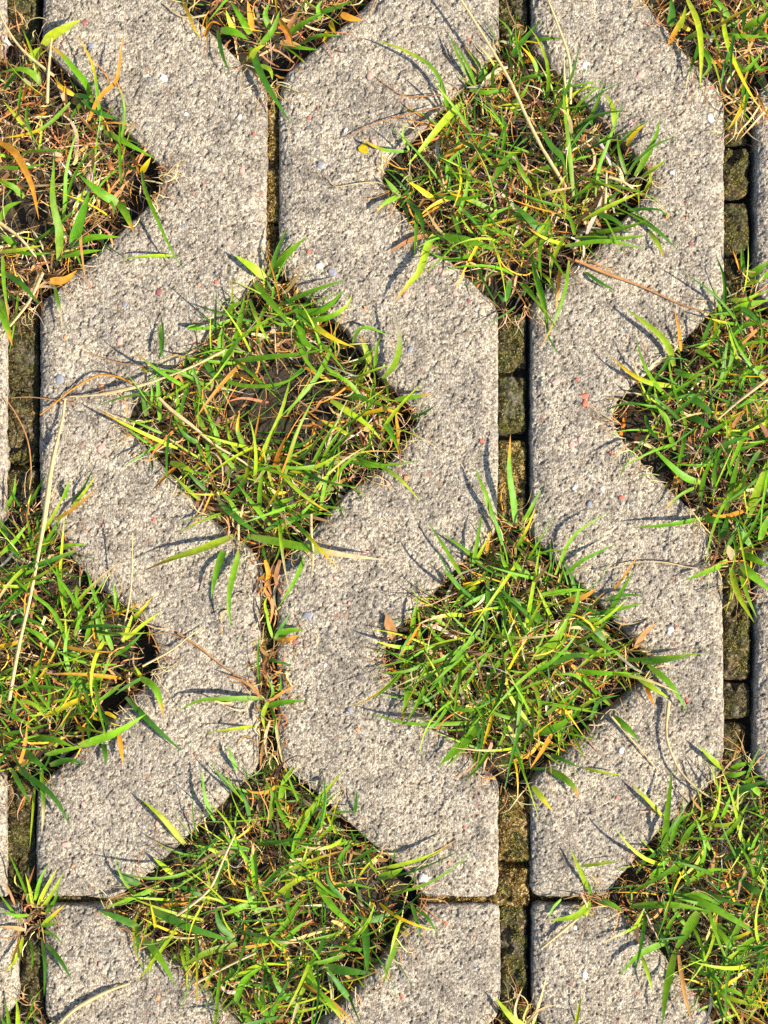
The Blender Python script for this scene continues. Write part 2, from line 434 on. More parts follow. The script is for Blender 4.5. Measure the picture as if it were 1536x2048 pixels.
MOSS_COL = {'gold': [(0.40, 0.25, 0.045), (0.20, 0.11, 0.02), (0.60, 0.45, 0.16), (0.07, 0.04, 0.01), (0.04, 0.025, 0.008)],
            'olive': [(0.17, 0.17, 0.02), (0.28, 0.25, 0.04), (0.05, 0.05, 0.01), (0.42, 0.36, 0.15), (0.03, 0.028, 0.008)],
            'dark': [(0.05, 0.04, 0.012), (0.13, 0.09, 0.025), (0.32, 0.24, 0.10), (0.03, 0.03, 0.008), (0.02, 0.015, 0.006)]}
def bar(x0, x1, y0, y1, z, tone, parent, name='recessed_bar', skew=0.0, dens=1.0, cracks=(), part=True):
    """a sunken concrete bar with a moss skin; cracks = y positions of dark gaps"""
    infr = (-40 < (x0 + x1) / 2 < 1576) and y1 > -20 and y0 < 2068
    step = 2.2 if infr else 7
    seed = (x0 * 7 + y0) % 97; z = z - 2.0
    def height(x, y):
        xx = x + skew * (y - y0)
        ex = np.minimum(x - x0, x1 - x); ey = np.minimum(y - y0, y1 - y)
        e = smin(ex, ey, 16) + 5 * (fbm(x, y, 18, seed, 2) - 0.5)
        h = z + 4.0 * (fbm(x, y, 30, seed + 2, 2) - 0.5) + 3.0 * (fbm(x, y, 9, seed + 4, 3) - 0.5) - 2.2 * np.clip(1 - e / 12, 0, 1.6) ** 2
        pit = sstep(0.66, 0.80, fbm(x, y, 34, seed + 9, 2)); h = h - 4.0 * pit
        for c in cracks:
            w = 7 + 6 * vnoise(x, y, 20, seed)
            h = h - 9 * np.clip(1 - np.abs(y - c - 6 * (vnoise(x, x * 0, 15, seed) - .5)) / w, 0, 1) ** 0.6
        h = np.where(e < 0, h + np.maximum(e, -6) * 4, h)
        return h, e, pit
    xs = np.arange(x0 - 6, x1 + 6, step); ys = np.arange(y0 - 6, y1 + 6, step)
    V, F = grid_mesh(xs, ys, lambda x, y: height(x, y)[:2], -5)
    o = mesh_obj(name, V, F, M_GOLD if tone == 'gold' else M_BAR, parent)
    n = int((x1 - x0) * (y1 - y0) / 8 * dens) if infr else 0
    if n:
        px = rng.uniform(x0, x1, n); py = rng.uniform(y0, y1, n)
        h, e, pit = height(px, py)
        m = (e > 1) & (pit < .5) & (fbm(px, py, 22, seed + 6, 2) > 0.36)
        cs = MOSS_COL[tone]; alt = MOSS_COL['olive' if tone != 'olive' else 'dark']
        spots = []
        for a, b, c in zip(px[m], py[m], h[m]):
            pal = alt if vnoise(np.array(a), np.array(b), 45, seed + 1) > 0.62 else cs
            spots.append((a, b, c, random.uniform(.7, 1.5), random.choice(pal)))
        moss_tufts('moss', spots, parent, z)
    return o

pB, pA, pC, pb, pa, pc = [paver_of[k][0] for k in 'BACbac']
bar(8, 70, -135, 75, -5.5, 'dark', pB, cracks=(-20,))
bar(8, 71, 622, 1010, -5.5, 'dark', pB, cracks=(930,))
bar(8, 66, 1562, 1790, -6.5, 'dark', pB)
bar(34, 82, 1880, 2110, -6.5, 'dark', pb)
bar(997, 1056, -135, 80, -7, 'dark', pA)
bar(996, 1053, 625, 866, -5, 'olive', pA, cracks=(742,))
bar(996, 1054, 880, 1050, -5.5, 'gold', pA)
bar(997, 1061, 1590, 1795, -3.8, 'gold', pA, dens=1.6, cracks=(1732,))
bar(1003, 1056, 1814, 2110, -6, 'olive', pa, dens=1.4)
bar(1451, 1505, 205, 285, -8, 'dark', pA)
bar(1451, 1503, 292, 390, -4.6, 'olive', pA)
bar(1451, 1502, 402, 500, -4.6, 'olive', pA, dens=1.3)
bar(1451, 1500, 512, 620, -8, 'dark', pA)
bar(1450, 1506, 1120, 1362, -5, 'olive', pA)
bar(1450, 1505, 1370, 1440, -6, 'dark', pA)
bar(1450, 1500, 1450, 1540, -10, 'dark', pA)
bar(1451, 1505, 2060, 2500, -6, 'dark', pa)
bar(34, 82, 2580, 2690, -6, 'dark', pb); bar(1003, 1056, 2570, 2690, -6, 'dark', pa)
# moss packed in the joints between pavers
def joint_moss(x0, x1, y0, y1, z, tone, label, **kw):
    root = empty('joint_moss', tuple(W((x0 + x1) / 2, (y0 + y1) / 2, z * 1e-3)))
    o = bar(x0, x1, y0, y1, z, tone, None, name='moss_bed', **kw)
    kids = [c for c in C.objects if c.parent is None and c.name.startswith(('moss_bed', 'moss')) and c.type == 'MESH']
    for c in kids:
        c.parent = root; c.location = -root.location; c['kind'] = 'stuff'
    tag(root, label, 'moss', 'moss in the joints')
joint_moss(530, 562, 165, 440, -4.6, 'gold', 'brown gold moss packed in the upright joint above the middle tuft', dens=1.8)
joint_moss(522, 562, 444, 545, -7.5, 'gold', 'darker sunken moss at the lower end of the upper upright joint', dens=1.6)
joint_moss(512, 558, 1095, 1560, -8.5, 'dark', 'dark mossy soil in the upright joint under the dry grass')
joint_moss(835, 1062, 1790, 1818, -5.2, 'gold', 'thin line of golden moss in the cross joint', dens=2.0)
joint_moss(1062, 1225, 1790, 1818, -9, 'dark', 'dark moss in the cross joint below the small lime tuft')
joint_moss(60, 250, 1792, 1818, -9, 'dark', 'dark moss in the cross joint at lower left')

# ------------------------------------------------------------------ coloured stones showing in the concrete
PEB = """168,45,8,m 128,90,7,p 182,92,10,k 485,340,8,p 405,408,5,p 460,480,6,p 345,467,5,p 508,268,5,r 743,152,11,p 618,236,5,r 661,206,4,p 937,80,5,r 940,107,5,p
748,283,9,p 776,413,5,o 617,503,6,r 1280,150,10,p 1260,245,7,p 1424,173,5,r 1335,432,6,o 1382,487,7,m 1373,436,4,o 1445,440,4,r 1355,290,7,t 318,583,8,m 130,675,6,o
240,682,10,p 204,895,11,p 268,911,5,o 203,775,7,o 290,705,5,p 432,565,6,r 398,570,4,o 838,546,8,o 883,542,8,p 812,592,11,p 862,580,9,p 910,587,7,p 938,602,5,m
965,625,10,t 730,617,5,o 660,620,7,p 640,530,9,w 663,545,10,k 963,883,6,r 814,955,8,o 778,966,8,p 1110,765,9,p 1155,760,5,r 1167,792,10,r 1170,806,8,r 1145,888,10,p
1160,878,7,p 1193,850,8,t 1222,905,5,r 1243,995,6,r 1345,990,4,r 1205,978,7,w 1225,785,4,p 1150,975,8,w 392,1172,9,p 274,1210,6,p 308,1040,5,r 295,1056,4,p
173,1060,4,r 210,1050,7,p 200,1137,5,p 730,1105,7,p 652,1112,5,r 588,1281,8,m 693,1062,7,p 670,1155,5,p 617,1230,10,k 676,1213,4,p 698,1207,4,p 716,1460,6,o 815,1463,6,w
1352,1255,5,r 1373,1401,6,r 1215,1481,5,m 1243,1500,9,w 1400,1515,7,t 132,1688,10,p 166,1610,6,p 113,1620,6,p 314,1647,6,p 383,1613,5,p 146,1732,5,o 272,1918,6,p 316,1995,8,o
309,1977,4,p 452,1545,6,p 200,1930,8,p 803,1992,6,r 891,1847,5,r 929,1655,4,r 813,1682,4,p 898,1725,4,o 882,1720,4,o 850,1758,14,w 775,1952,6,o 948,1876,4,o 1233,1595,4,r
1150,1856,6,w 1250,1900,5,p 326,155,9,w 372,228,6,w 480,235,7,w 690,262,7,w 1170,130,9,w 1420,235,10,w 1345,345,6,w 1000,1480,5,w 910,1240,7,w 650,1330,6,w 260,1350,6,w 700,1420,7,k
120,760,12,k 250,610,7,k 820,700,8,k 1180,1010,8,k 1340,1260,9,w 1110,1650,6,t 950,1930,7,k 1170,1950,8,w 640,330,9,k 300,160,6,k"""
def zc(px, py):
    x = np.array([float(px)]); y = np.array([float(py)])
    best = None
    for key, (o, strips) in paver_of.items():
        for st in strips:
            d = poly_sd(x, y, st)[0]
            if d > 0: best = (o, st)
    if best is None: return None, None
    d = strip_sd(np.array([px, px + .01]), np.array([py, py + .01]), best[1])
    X, Y = np.meshgrid(np.linspace(px - 4, px + 4, 5), np.linspace(py - 4, py + 4, 5))
    dd = strip_sd(X, Y, best[1])
    return best[0], float(np.mean(strip_z(X, Y, np.maximum(dd, 4)))) if d[0] > 2 else None
for tok in PEB.split():
    a, b, r, c = tok.split(','); a, b, r = float(a), float(b), float(r)
    own, z = zc(a, b)
    if own is None or z is None: continue
    nn = 9; ring = np.linspace(0, 2 * math.pi, nn, endpoint=False)
    rad = r * 0.85 * (1 + rng.normal(0, .24, nn)); stx = random.uniform(.75, 1.2); rot = random.uniform(0, 3)
    def pt(k, zz):
        x = rad * np.cos(ring) * k * stx; y = rad * np.sin(ring) * k / stx
        xr = x * math.cos(rot) - y * math.sin(rot); yr = x * math.sin(rot) + y * math.cos(rot)
        q = np.stack([(a + xr - 768) * S, (1024 - b - yr) * S, np.full(nn, (z + zz) * 1e-3)], 1)
        q[:, 2] += rng.normal(0, .00008, nn); return q
    Vp = np.concatenate([pt(1.0, -0.4), pt(.86, 0.5), pt(.45, 0.7), [[(a - 768) * S, (1024 - b) * S, (z + .72) * 1e-3]]])
    Fp = []
    for k in range(2):
        for i in range(nn):
            j = (i + 1) % nn
            Fp += [[k * nn + i, k * nn + j, (k + 1) * nn + j], [k * nn + i, (k + 1) * nn + j, (k + 1) * nn + i]]
    for i in range(nn): Fp.append([2 * nn + i, 2 * nn + (i + 1) % nn, 3 * nn])
    Fp = np.array(Fp)[:, ::-1]
    mesh_obj('pebble', Vp, Fp, STONES[c], own)

# ------------------------------------------------------------------ grass blades
COL = {'g': (0.150, 0.330, 0.010), 'd': (0.060, 0.180, 0.012), 'y': (0.370, 0.500, 0.020), 'Y': (0.70, 0.48, 0.015), 'o': (0.62, 0.28, 0.035),
       's': (0.64, 0.49, 0.25), 'b': (0.46, 0.235, 0.095), 'u': (0.22, 0.12, 0.05)}
def blade_cols(code, T):
    """colour along the blade for a code such as g, gy, go, gs"""
    c0 = np.array(COL[code[0]]); out = np.repeat(c0[None], len(T), 0)
    if code[0] in 'gdy':     # paler, yellower foot
        k = np.clip(1 - T / 0.22, 0, 1)[:, None]; out = out * (1 - .45 * k) + np.array((0.34, 0.36, 0.09)) * .45 * k
    if len(code) > 1:
        c1 = np.array(COL[code[1]])
        k0 = 0.45 if code[1] in 'ysY' else 0.66
        k = np.clip((T - k0) / (0.22), 0, 1)[:, None]; out = out * (1 - k) + c1 * k
        if code[1] in 'oY':
            k = np.clip((T - .88) / .12, 0, 1)[:, None] * .6; out = out * (1 - k) + np.array(COL['b']) * k
    return out

def catmull(P, n):
    P = np.asarray(P, float)
    if len(P) == 2: P = np.stack([P[0], (P[0] + P[1]) / 2, P[1]])
    Q = np.concatenate([[2 * P[0] - P[1]], P, [2 * P[-1] - P[-2]]])
    seg = np.linalg.norm(np.diff(P, axis=0), axis=1); cum = np.concatenate([[0], np.cumsum(seg)]); cum /= cum[-1]
    out = []
    for t in np.linspace(0, 1, n):
        i = min(int(np.searchsorted(cum, t, side='right') - 1), len(P) - 2)
        f = (t - cum[i]) / max(cum[i + 1] - cum[i], 1e-9)
        a, b, c, d = Q[i], Q[i + 1], Q[i + 2], Q[i + 3]
        out.append(.5 * (2 * b + (c - a) * f + (2 * a - 5 * b + 4 * c - d) * f * f + (3 * b - a - 3 * c + d) * f ** 3))
    return np.array(out)

def ribbon(path, width, code, n=9, fold=0.25, roll=None, flat=False, tip=1.0, jit=None, belly=0.0):
    """blade along a world path (m); width in m. Returns V, F, colour, across"""
    P = catmull(path, n); T = np.linspace(0, 1, n)
    tan = np.gradient(P, axis=0); tan /= np.linalg.norm(tan, axis=1)[:, None] + 1e-12
    up = np.array([0, 0, 1.0])
    side = np.cross(tan, up); ln = np.linalg.norm(side, axis=1)
    ref = side[np.argmax(ln)] / max(ln.max(), 1e-9)
    side = np.where((ln > .15)[:, None], side / np.maximum(ln, 1e-9)[:, None], ref)
    nor = np.cross(side, tan)
    r0 = random.uniform(-.55, .55) if roll is None else roll
    tw = r0 + random.uniform(-.5, .5) * (T - .3)
    s2 = side * np.cos(tw)[:, None] + nor * np.sin(tw)[:, None]
    n2 = -side * np.sin(tw)[:, None] + nor * np.cos(tw)[:, None]
    w = width * .5 * np.minimum(1, .55 + T * 2.4) * np.clip(1 - T ** 2.6 * tip, 0.02, 1) * (1 + belly * np.sin(T * 9))
    if flat:
        V = np.concatenate([P - s2 * w[:, None], P + s2 * w[:, None]]); across = np.concatenate([np.zeros(n), np.ones(n)])
        F = np.array([[i, n + i, n + i + 1, i + 1] for i in range(n - 1)])
        reps = 2
    else:
        V = np.concatenate([P - s2 * w[:, None] + n2 * (w * fold)[:, None], P, P + s2 * w[:, None] + n2 * (w * fold)[:, None]])
        across = np.concatenate([np.zeros(n), np.full(n, .5), np.ones(n)])
        F = np.array([[k * n + i, (k + 1) * n + i, (k + 1) * n + i + 1, k * n + i + 1] for k in range(2) for i in range(n - 1)])
        reps = 3
    j = jit if jit is not None else 0.13
    cc = blade_cols(code, T) * np.exp(random.gauss(0, j)) * np.array([math.exp(random.gauss(0, j * .6)), 1, math.exp(random.gauss(0, j))])
    cc = np.clip(cc, 0, .9)
    return V, F, np.concatenate([cc] * reps), across

def stalk(path, width, code, n=12, seeds=None):
    """thin six-sided stem; seeds = (t0, t1, k) swells the dry seed head"""
    P = catmull(path, n); T = np.linspace(0, 1, n)
    tan = np.gradient(P, axis=0); tan /= np.linalg.norm(tan, axis=1)[:, None] + 1e-12
    a = np.cross(tan, [0, 0, 1.0]); a /= np.linalg.norm(a, axis=1)[:, None] + 1e-9; b = np.cross(a, tan)
    r = width * .5 * (1 - .45 * T)
    if seeds:
        t0, t1, k = seeds
        r = r * (1 + k * np.exp(-((T - (t0 + t1) / 2) / ((t1 - t0) / 2)) ** 4))
    V, F, c, ac = [], [], [], []
    for i in range(5):
        th = 2 * math.pi * i / 5
        V.append(P + (a * math.cos(th) + b * math.sin(th)) * r[:, None]); c.append(blade_cols(code, T)); ac.append(np.full(n, i / 5))
    for i in range(5):
        j = (i + 1) % 5
        F += [[i * n + q, j * n + q, j * n + q + 1, i * n + q + 1] for q in range(n - 1)]
    return np.concatenate(V), np.array(F), np.concatenate(c), np.concatenate(ac)

def part(name, geo, mat, parent):
    V, F, c, a = geo
    o = mesh_obj(name, V - np.array(parent.location), F, mat, parent, [('tint', 'FLOAT_COLOR', c), ('across', 'FLOAT', a)])
    return o

def join(geos):
    Vs, Fs, cs, As, off = [], [], [], [], 0
    for V, F, c, a in geos:
        Vs.append(V); Fs.append(F + off); cs.append(c); As.append(a); off += len(V)
    return np.concatenate(Vs), np.concatenate(Fs), np.concatenate(cs), np.concatenate(As)

def traced(spec):
    """'code width[flag] x,y x,y ...' foot first. flag _ = lies on the paving, ^ = stands well above it"""
    tk = spec.split(); code = tk[0]; w = tk[1]; lie = w.endswith('_'); high = w.endswith('^')
    w = float(w.strip('_^')); pts = [tuple(map(float, t.split(','))) for t in tk[2:]]
    L = sum(math.dist(pts[i], pts[i + 1]) for i in range(len(pts) - 1)) * S * 1000
    if lie: z0, z1, hump = 1.2, 1.6, 1.2
    else:
        z0 = random.uniform(-3, 3); z1 = random.uniform(2.5, 5.5) + min(L * .09, 6); hump = min(L * .09, 6)
        if high: z1 += 9; hump += 5
    cum = [0]
    for i in range(len(pts) - 1): cum.append(cum[-1] + math.dist(pts[i], pts[i + 1]))
    path = []
    for p, c in zip(pts, cum):
        t = c / cum[-1]
        z = z0 + (z1 - z0) * t ** .7 + hump * math.sin(math.pi * t)
        path.append(W(p[0], p[1], z * 1e-3))
    return code, w, path

BL = {}
BL['L1'] = """y 20 60,122 85,92|y 19 85,90 105,70 130,56 162,39|gY 7 205,260 198,215 192,165 182,120 152,66|o 9 178,240 200,193 232,165 236,148 247,66|go 14 185,205 175,170 155,145 120,105 95,90
g 14 82,168 65,148 40,138 0,145|d 12 8,180 30,150 48,122|Y 10 148,190 125,175 108,155|gY 8 140,205 100,245 65,265 0,278|g 11 208,262 250,285 312,318|g 7 242,365 240,300 240,228|g 8 126,440 130,400 132,345 145,290 160,245
g 7 130,420 145,360 175,310 220,275|Y 12 283,345 292,330 302,314|g 8 284,342 290,378 315,440 340,495 366,540|g 22 145,497 158,450 180,380|g 18 235,405 205,388 158,350|go 16 235,405 250,425 268,465|g 16 118,522 118,460 105,400 108,310
g 14 150,490 185,475 242,474|o 14 0,285 30,305 50,340 65,375 78,440|g 8 0,335 50,335 98,325|g 12 48,395 25,372 0,360|g 12 0,442 15,415 45,402|g 18 32,492 0,470|go 8 5,512 8,570 18,642|go 18 0,600 10,640 25,692|d 12 10,545 45,570 82,612|gs 7 108,568 120,620 125,660
o 16_ 100,562 130,560 155,540|g 12 120,512 160,505 205,500|o 9 45,200 55,175 80,170|d 10 150,190 175,195 178,215|g 9 165,205 150,225 138,245|d 14 165,200 200,225 240,240|y 9 0,505 40,500 90,490|g 8 20,500 60,508 110,506|y 8 345,512 290,513 240,520|g 10 60,490 90,470 110,450|g 8 100,470 128,440 150,420|d 9 205,395 225,410 228,430|g 9 36,232 40,200 42,170|y 7 55,260 30,230 5,200"""
BL['T'] = """Y 8 365,0 380,35 390,60 405,78|g 14 500,68 484,38 460,0|y 11 470,68 458,40 452,20|g 16 442,60 470,65 498,80|o 12 505,62 500,30 495,0|o 10_ 410,72 425,46 442,50|d 14 500,95 520,145 545,190 582,248|d 9 435,60 445,110 461,148|g 11 600,88 640,72 684,72|g 13 575,70 610,45 650,25
o 14_ 682,28 700,36 725,40|Y 12 661,44 666,56 672,68|g 12 540,60 530,30 540,5|g 12 520,90 545,60 560,20|y 12 500,120 512,100 530,90|g 15 620,30 660,20 710,0|o 13 560,40 580,70 585,95|b 14_ 560,85 590,90 612,100|b 12_ 575,60 590,35 600,10|g 9 640,40 636,15 645,0|y 10 520,130 540,140 545,160|Y 9 655,62 650,78 644,84|g 9 570,90 600,95 640,100"""
BL['R1'] = """gy 8 893,215 884,170 862,132 820,106 772,86 742,82|g 9 898,225 890,190 880,150|g 7 945,168 920,120 896,64|g 7 952,172 935,130 908,84|d 14 962,165 964,150 966,135|y 14 925,205 890,240 852,286 814,332|gY 7 815,303 770,300 736,286 722,272|g 6 818,300 805,270 812,245|g 12 800,395 782,372 768,354|d 8 800,395 815,430 818,452|d 12 815,400 840,430 850,482|go 11 800,392 770,405 752,426|g 8 833,420 832,470 828,512
yo 15 868,470 855,492 840,540 822,562 787,606|b 10_ 855,470 820,480 775,505|g 9 900,380 895,330 925,300 955,290|g 7 910,450 935,370 938,310|g 10 870,392 930,398 990,380|g 16 870,470 940,482 1005,506|g 12 950,440 990,460 1030,475|o 12 888,312 920,295 946,280|g 10 1147,392 1137,290 1128,210 1127,130|g 9 1148,278 1185,228 1211,160|y 10 1228,250 1226,215 1209,184
g 9 1190,392 1196,340 1214,290 1232,240 1244,200|g 8 1252,348 1240,310 1234,272|g 11 1270,352 1292,315 1312,270 1321,234|Y 10 1254,292 1268,268 1291,247|y 9 1280,358 1308,338 1336,317|d 17 1138,362 1130,322 1100,290 1074,240|g 10 1170,470 1250,456 1312,434|g 10 1150,476 1235,477 1302,470|g 9 1130,492 1215,482 1290,498|d 10 1262,428 1310,458 1352,496|d 7 1255,420 1318,420 1346,446|yo 9 1298,462 1316,486 1329,518
y 9 1165,442 1220,412 1290,380|y 8 1290,382 1302,360 1296,338|g 10 1062,372 1042,340 1028,298|d 16 1090,470 1060,440 1025,405|g 9 1062,495 1075,570 1090,622 1097,666|go 8 1138,520 1130,580 1110,640 1078,702|d 8 1066,530 1088,600 1098,676 1122,712|o 7 1120,530 1116,580 1112,622|d 8 1168,543 1200,565 1234,583|g 9 1020,420 1060,445 1110,450|gY 10 985,420 940,400 895,385|g 9 1000,330 1010,270 1000,210|g 11 985,360 1010,320 1055,290
g 8 960,505 900,520 850,500|d 12 1020,560 1010,600 990,580|g 8 1140,400 1170,380 1220,330|gY 9 1080,160 1066,120 1040,90|g 8 990,190 985,150 1000,110|d 12 1020,120 1040,90 1082,40|g 10 1060,85 1090,78 1124,76|g 9 925,420 960,445 1010,440|g 8 905,425 925,480 960,520|Y 11 870,400 840,378 812,360|y 9 1130,470 1105,520 1100,560|g 9 1100,440 1080,500 1083,560|d 10 1180,420 1230,440 1262,470|y 10 1040,500 1075,470 1100,430|g 8 1100,330 1130,290 1160,270
y 12 1020,440 1045,425 1058,405|g 9 960,470 985,430 1030,410|go 9 1150,470 1142,440 1118,410|d 9 1200,440 1215,400 1250,380|g 10 940,180 975,185 1015,175|g 8 1020,210 1045,190 1060,160|y 8 880,330 900,345 940,350"""
BL['M'] = """g 11 556,612 630,580 696,558|g 14 600,626 650,618 690,578|gy 12 615,640 655,635 692,613 704,588|gY 14 575,598 620,645 668,678 712,696|g 12 540,556 560,520 586,484|d 9 538,552 555,500 577,452|g 16 545,546 575,508 612,474|y 17 530,556 505,535 468,510|g 14 505,560 555,620 592,662|g 18 597,628 606,680 642,702|g 12 470,722 540,714 600,708 662,696|g 10 662,697 642,740 605,790 556,838|g 9 430,745 470,768 525,773 575,763 617,734|g 9 588,668 615,725 652,762
yg 9 512,942 530,895 560,830 575,780 586,734|g 9 570,952 582,900 600,850 632,786|g 8 568,932 615,905 645,865 677,818|g 14 690,792 735,800 788,820|y 12 662,800 690,820 735,850 764,882|Y 9 722,830 770,820 806,830|go 12 790,800 820,795 862,788|d 7 815,840 850,825 874,808|go 10 765,840 790,880 800,916|g 7 705,690 716,662 738,655 778,672|yo 12 740,726 732,700 721,668|g 8 750,736 755,690 763,674|g 6 770,755 775,780 778,806|ys 12 765,757 790,728 800,680 790,640 781,612
g 14 700,915 745,930 798,926|g 10 520,1022 520,980 526,934|g 8 600,982 645,890 682,828|g 8 640,1022 652,960 672,898|g 8 512,908 560,900 606,893|g 8 690,922 600,936 512,928|y 8 560,952 640,930 692,898|o 10 545,952 556,910 576,864|Y 8 514,936 522,918 530,898|yo 16 468,1072 400,1100 344,1118 284,1143|g 14 452,1088 432,1148 422,1198|g 12 478,1100 458,1190 461,1256|gs 16 495,1072 600,1092 690,1110 776,1120|g 9 610,1112 590,1160 556,1216|d 10 530,1062 570,1040 662,1024|d 6 314,726 326,690 325,650 318,614
g 9 320,842 316,770 314,724|d 10 292,832 286,800 280,774|g 8 302,814 305,790 303,764|g 5 335,872 285,850 243,834|g 5 315,898 272,870 242,838|d 6 302,915 305,930 303,952|o 8 352,934 330,955 298,988|y 8 400,1000 372,975 345,948|Y 8 278,735 288,740 297,746|g 10 398,745 360,742 335,738|g 12 405,655 375,655 378,658|g 8 460,640 420,655 375,657|g 12 470,690 480,640 490,590|g 14 455,720 440,690 450,640|d 14 440,760 410,720 420,690|y 12 340,925 370,935 395,950|g 10 410,860 395,830 388,790
g 9 350,850 356,810 352,770|g 10 440,900 430,860 410,820|g 9 470,940 440,900 400,870|gY 12 455,1000 490,960 500,900|g 10 540,1050 500,1000 470,960|g 8 560,1060 600,1030 640,990|g 9 590,1040 640,1015 700,1020|gY 9 490,900 475,860 480,820|d 9 400,890 370,870 350,840|g 8 420,930 415,890 430,850|g 10 480,1050 465,1010 440,980|g 14 550,1040 555,1010 590,995|d 14 440,1005 480,1040 520,1070|g 8 690,760 660,740 640,720|g 9 720,790 690,760 650,745|y 8 700,870 660,850 640,840|g 8 650,930 675,890 720,850|g 7 630,960 660,890 690,850
g 7 655,980 690,930 740,890|d 8 540,880 600,890 640,860|g 9 610,640 570,650 540,640|gY 9 540,600 520,640 512,680|y 9 500,600 515,640 540,690|g 9 450,630 470,610 500,600|d 7 320,650 322,700 330,720|g 10 620,700 600,665 590,640"""
BL['B'] = """y 12 371,1690 323,1634 281,1597|g 8 430,1644 411,1600 403,1536|y 12 346,1748 328,1732 306,1715|d 12 284,1771 258,1760 233,1747|g 11 318,1772 268,1794 203,1818|d 16 276,1853 242,1837 195,1820|g 9 274,1853 276,1880 275,1914|g 14 288,1878 317,1912 351,1970|y 9 307,1878 305,1915 298,1952|d 18 300,1816 376,1853 480,1887|g 14 475,1888 409,1907 359,1938|g 16 512,1794 478,1815 445,1830|g 8 430,2050 441,1945 450,1880|o 9 322,1813 355,1808 388,1800|y 9 590,1652 622,1617 691,1536|d 7 709,1628 712,1605 714,1578|d 6 705,1722 735,1705 755,1680
yo 9 747,1741 812,1726 867,1708 916,1677|y 15 757,1755 785,1748 809,1735|d 8 822,1803 834,1845 841,1888|d 7 833,1814 858,1840 879,1876|g 12 797,1880 778,1925 768,1966|y 9 800,1840 790,1870 780,1910|g 16 630,1757 668,1816 717,1860|d 16 727,1838 733,1890 735,1952|d 20 648,1934 700,1942 745,1946|g 9 510,1682 585,1688 660,1692|g 9 587,1692 615,1640 642,1588|gs 10 500,1878 560,1884 610,1884|o 8 590,1960 660,2000 712,2048|g 18 512,1985 525,2015 542,2050|g 9 475,1541 463,1515 455,1490|g 12 585,1660 560,1620 550,1570|g 12 560,1600 570,1560 590,1530
g 10 540,1640 545,1590 530,1560|d 9 500,1640 490,1600 470,1570|g 9 610,1640 640,1600 668,1560|g 10 500,1700 470,1690 440,1660|y 9 455,1720 425,1700 390,1690|d 14 470,1880 440,1850 430,1810|g 10 600,1800 570,1850 520,1890|g 12 560,1900 590,1860 620,1840|d 10 690,1800 660,1770 650,1730|g 9 700,1690 680,1720 690,1760|g 8 640,1780 700,1770 760,1780|d 14 780,1830 740,1840 710,1830|g 12 600,2020 560,1980 540,1940|g 12 640,1990 620,1940 640,1900|d 12 700,2000 670,1960 650,1930|y 9 460,1960 520,1930 580,1930|g 14 470,2010 490,1960 530,1930|g 9 540,2040 560,2000 600,1980
yo 9 620,1990 660,2010 690,2048|g 18 500,2048 490,2020 470,2000|d 9 430,1780 440,1740 480,1700|g 9 520,1780 560,1740 610,1720|y 10 545,1800 580,1770 640,1740|d 12 410,1800 380,1780 340,1770|g 10 520,1830 500,1800 490,1760|g 9 560,1720 600,1700 640,1660|d 8 480,1930 450,1960 400,1990|g 9 580,1760 575,1810 590,1860|d 9 650,1850 640,1900 600,1950|g 8 670,1890 720,1900 760,1890|g 9 690,1910 640,1925 590,1922"""
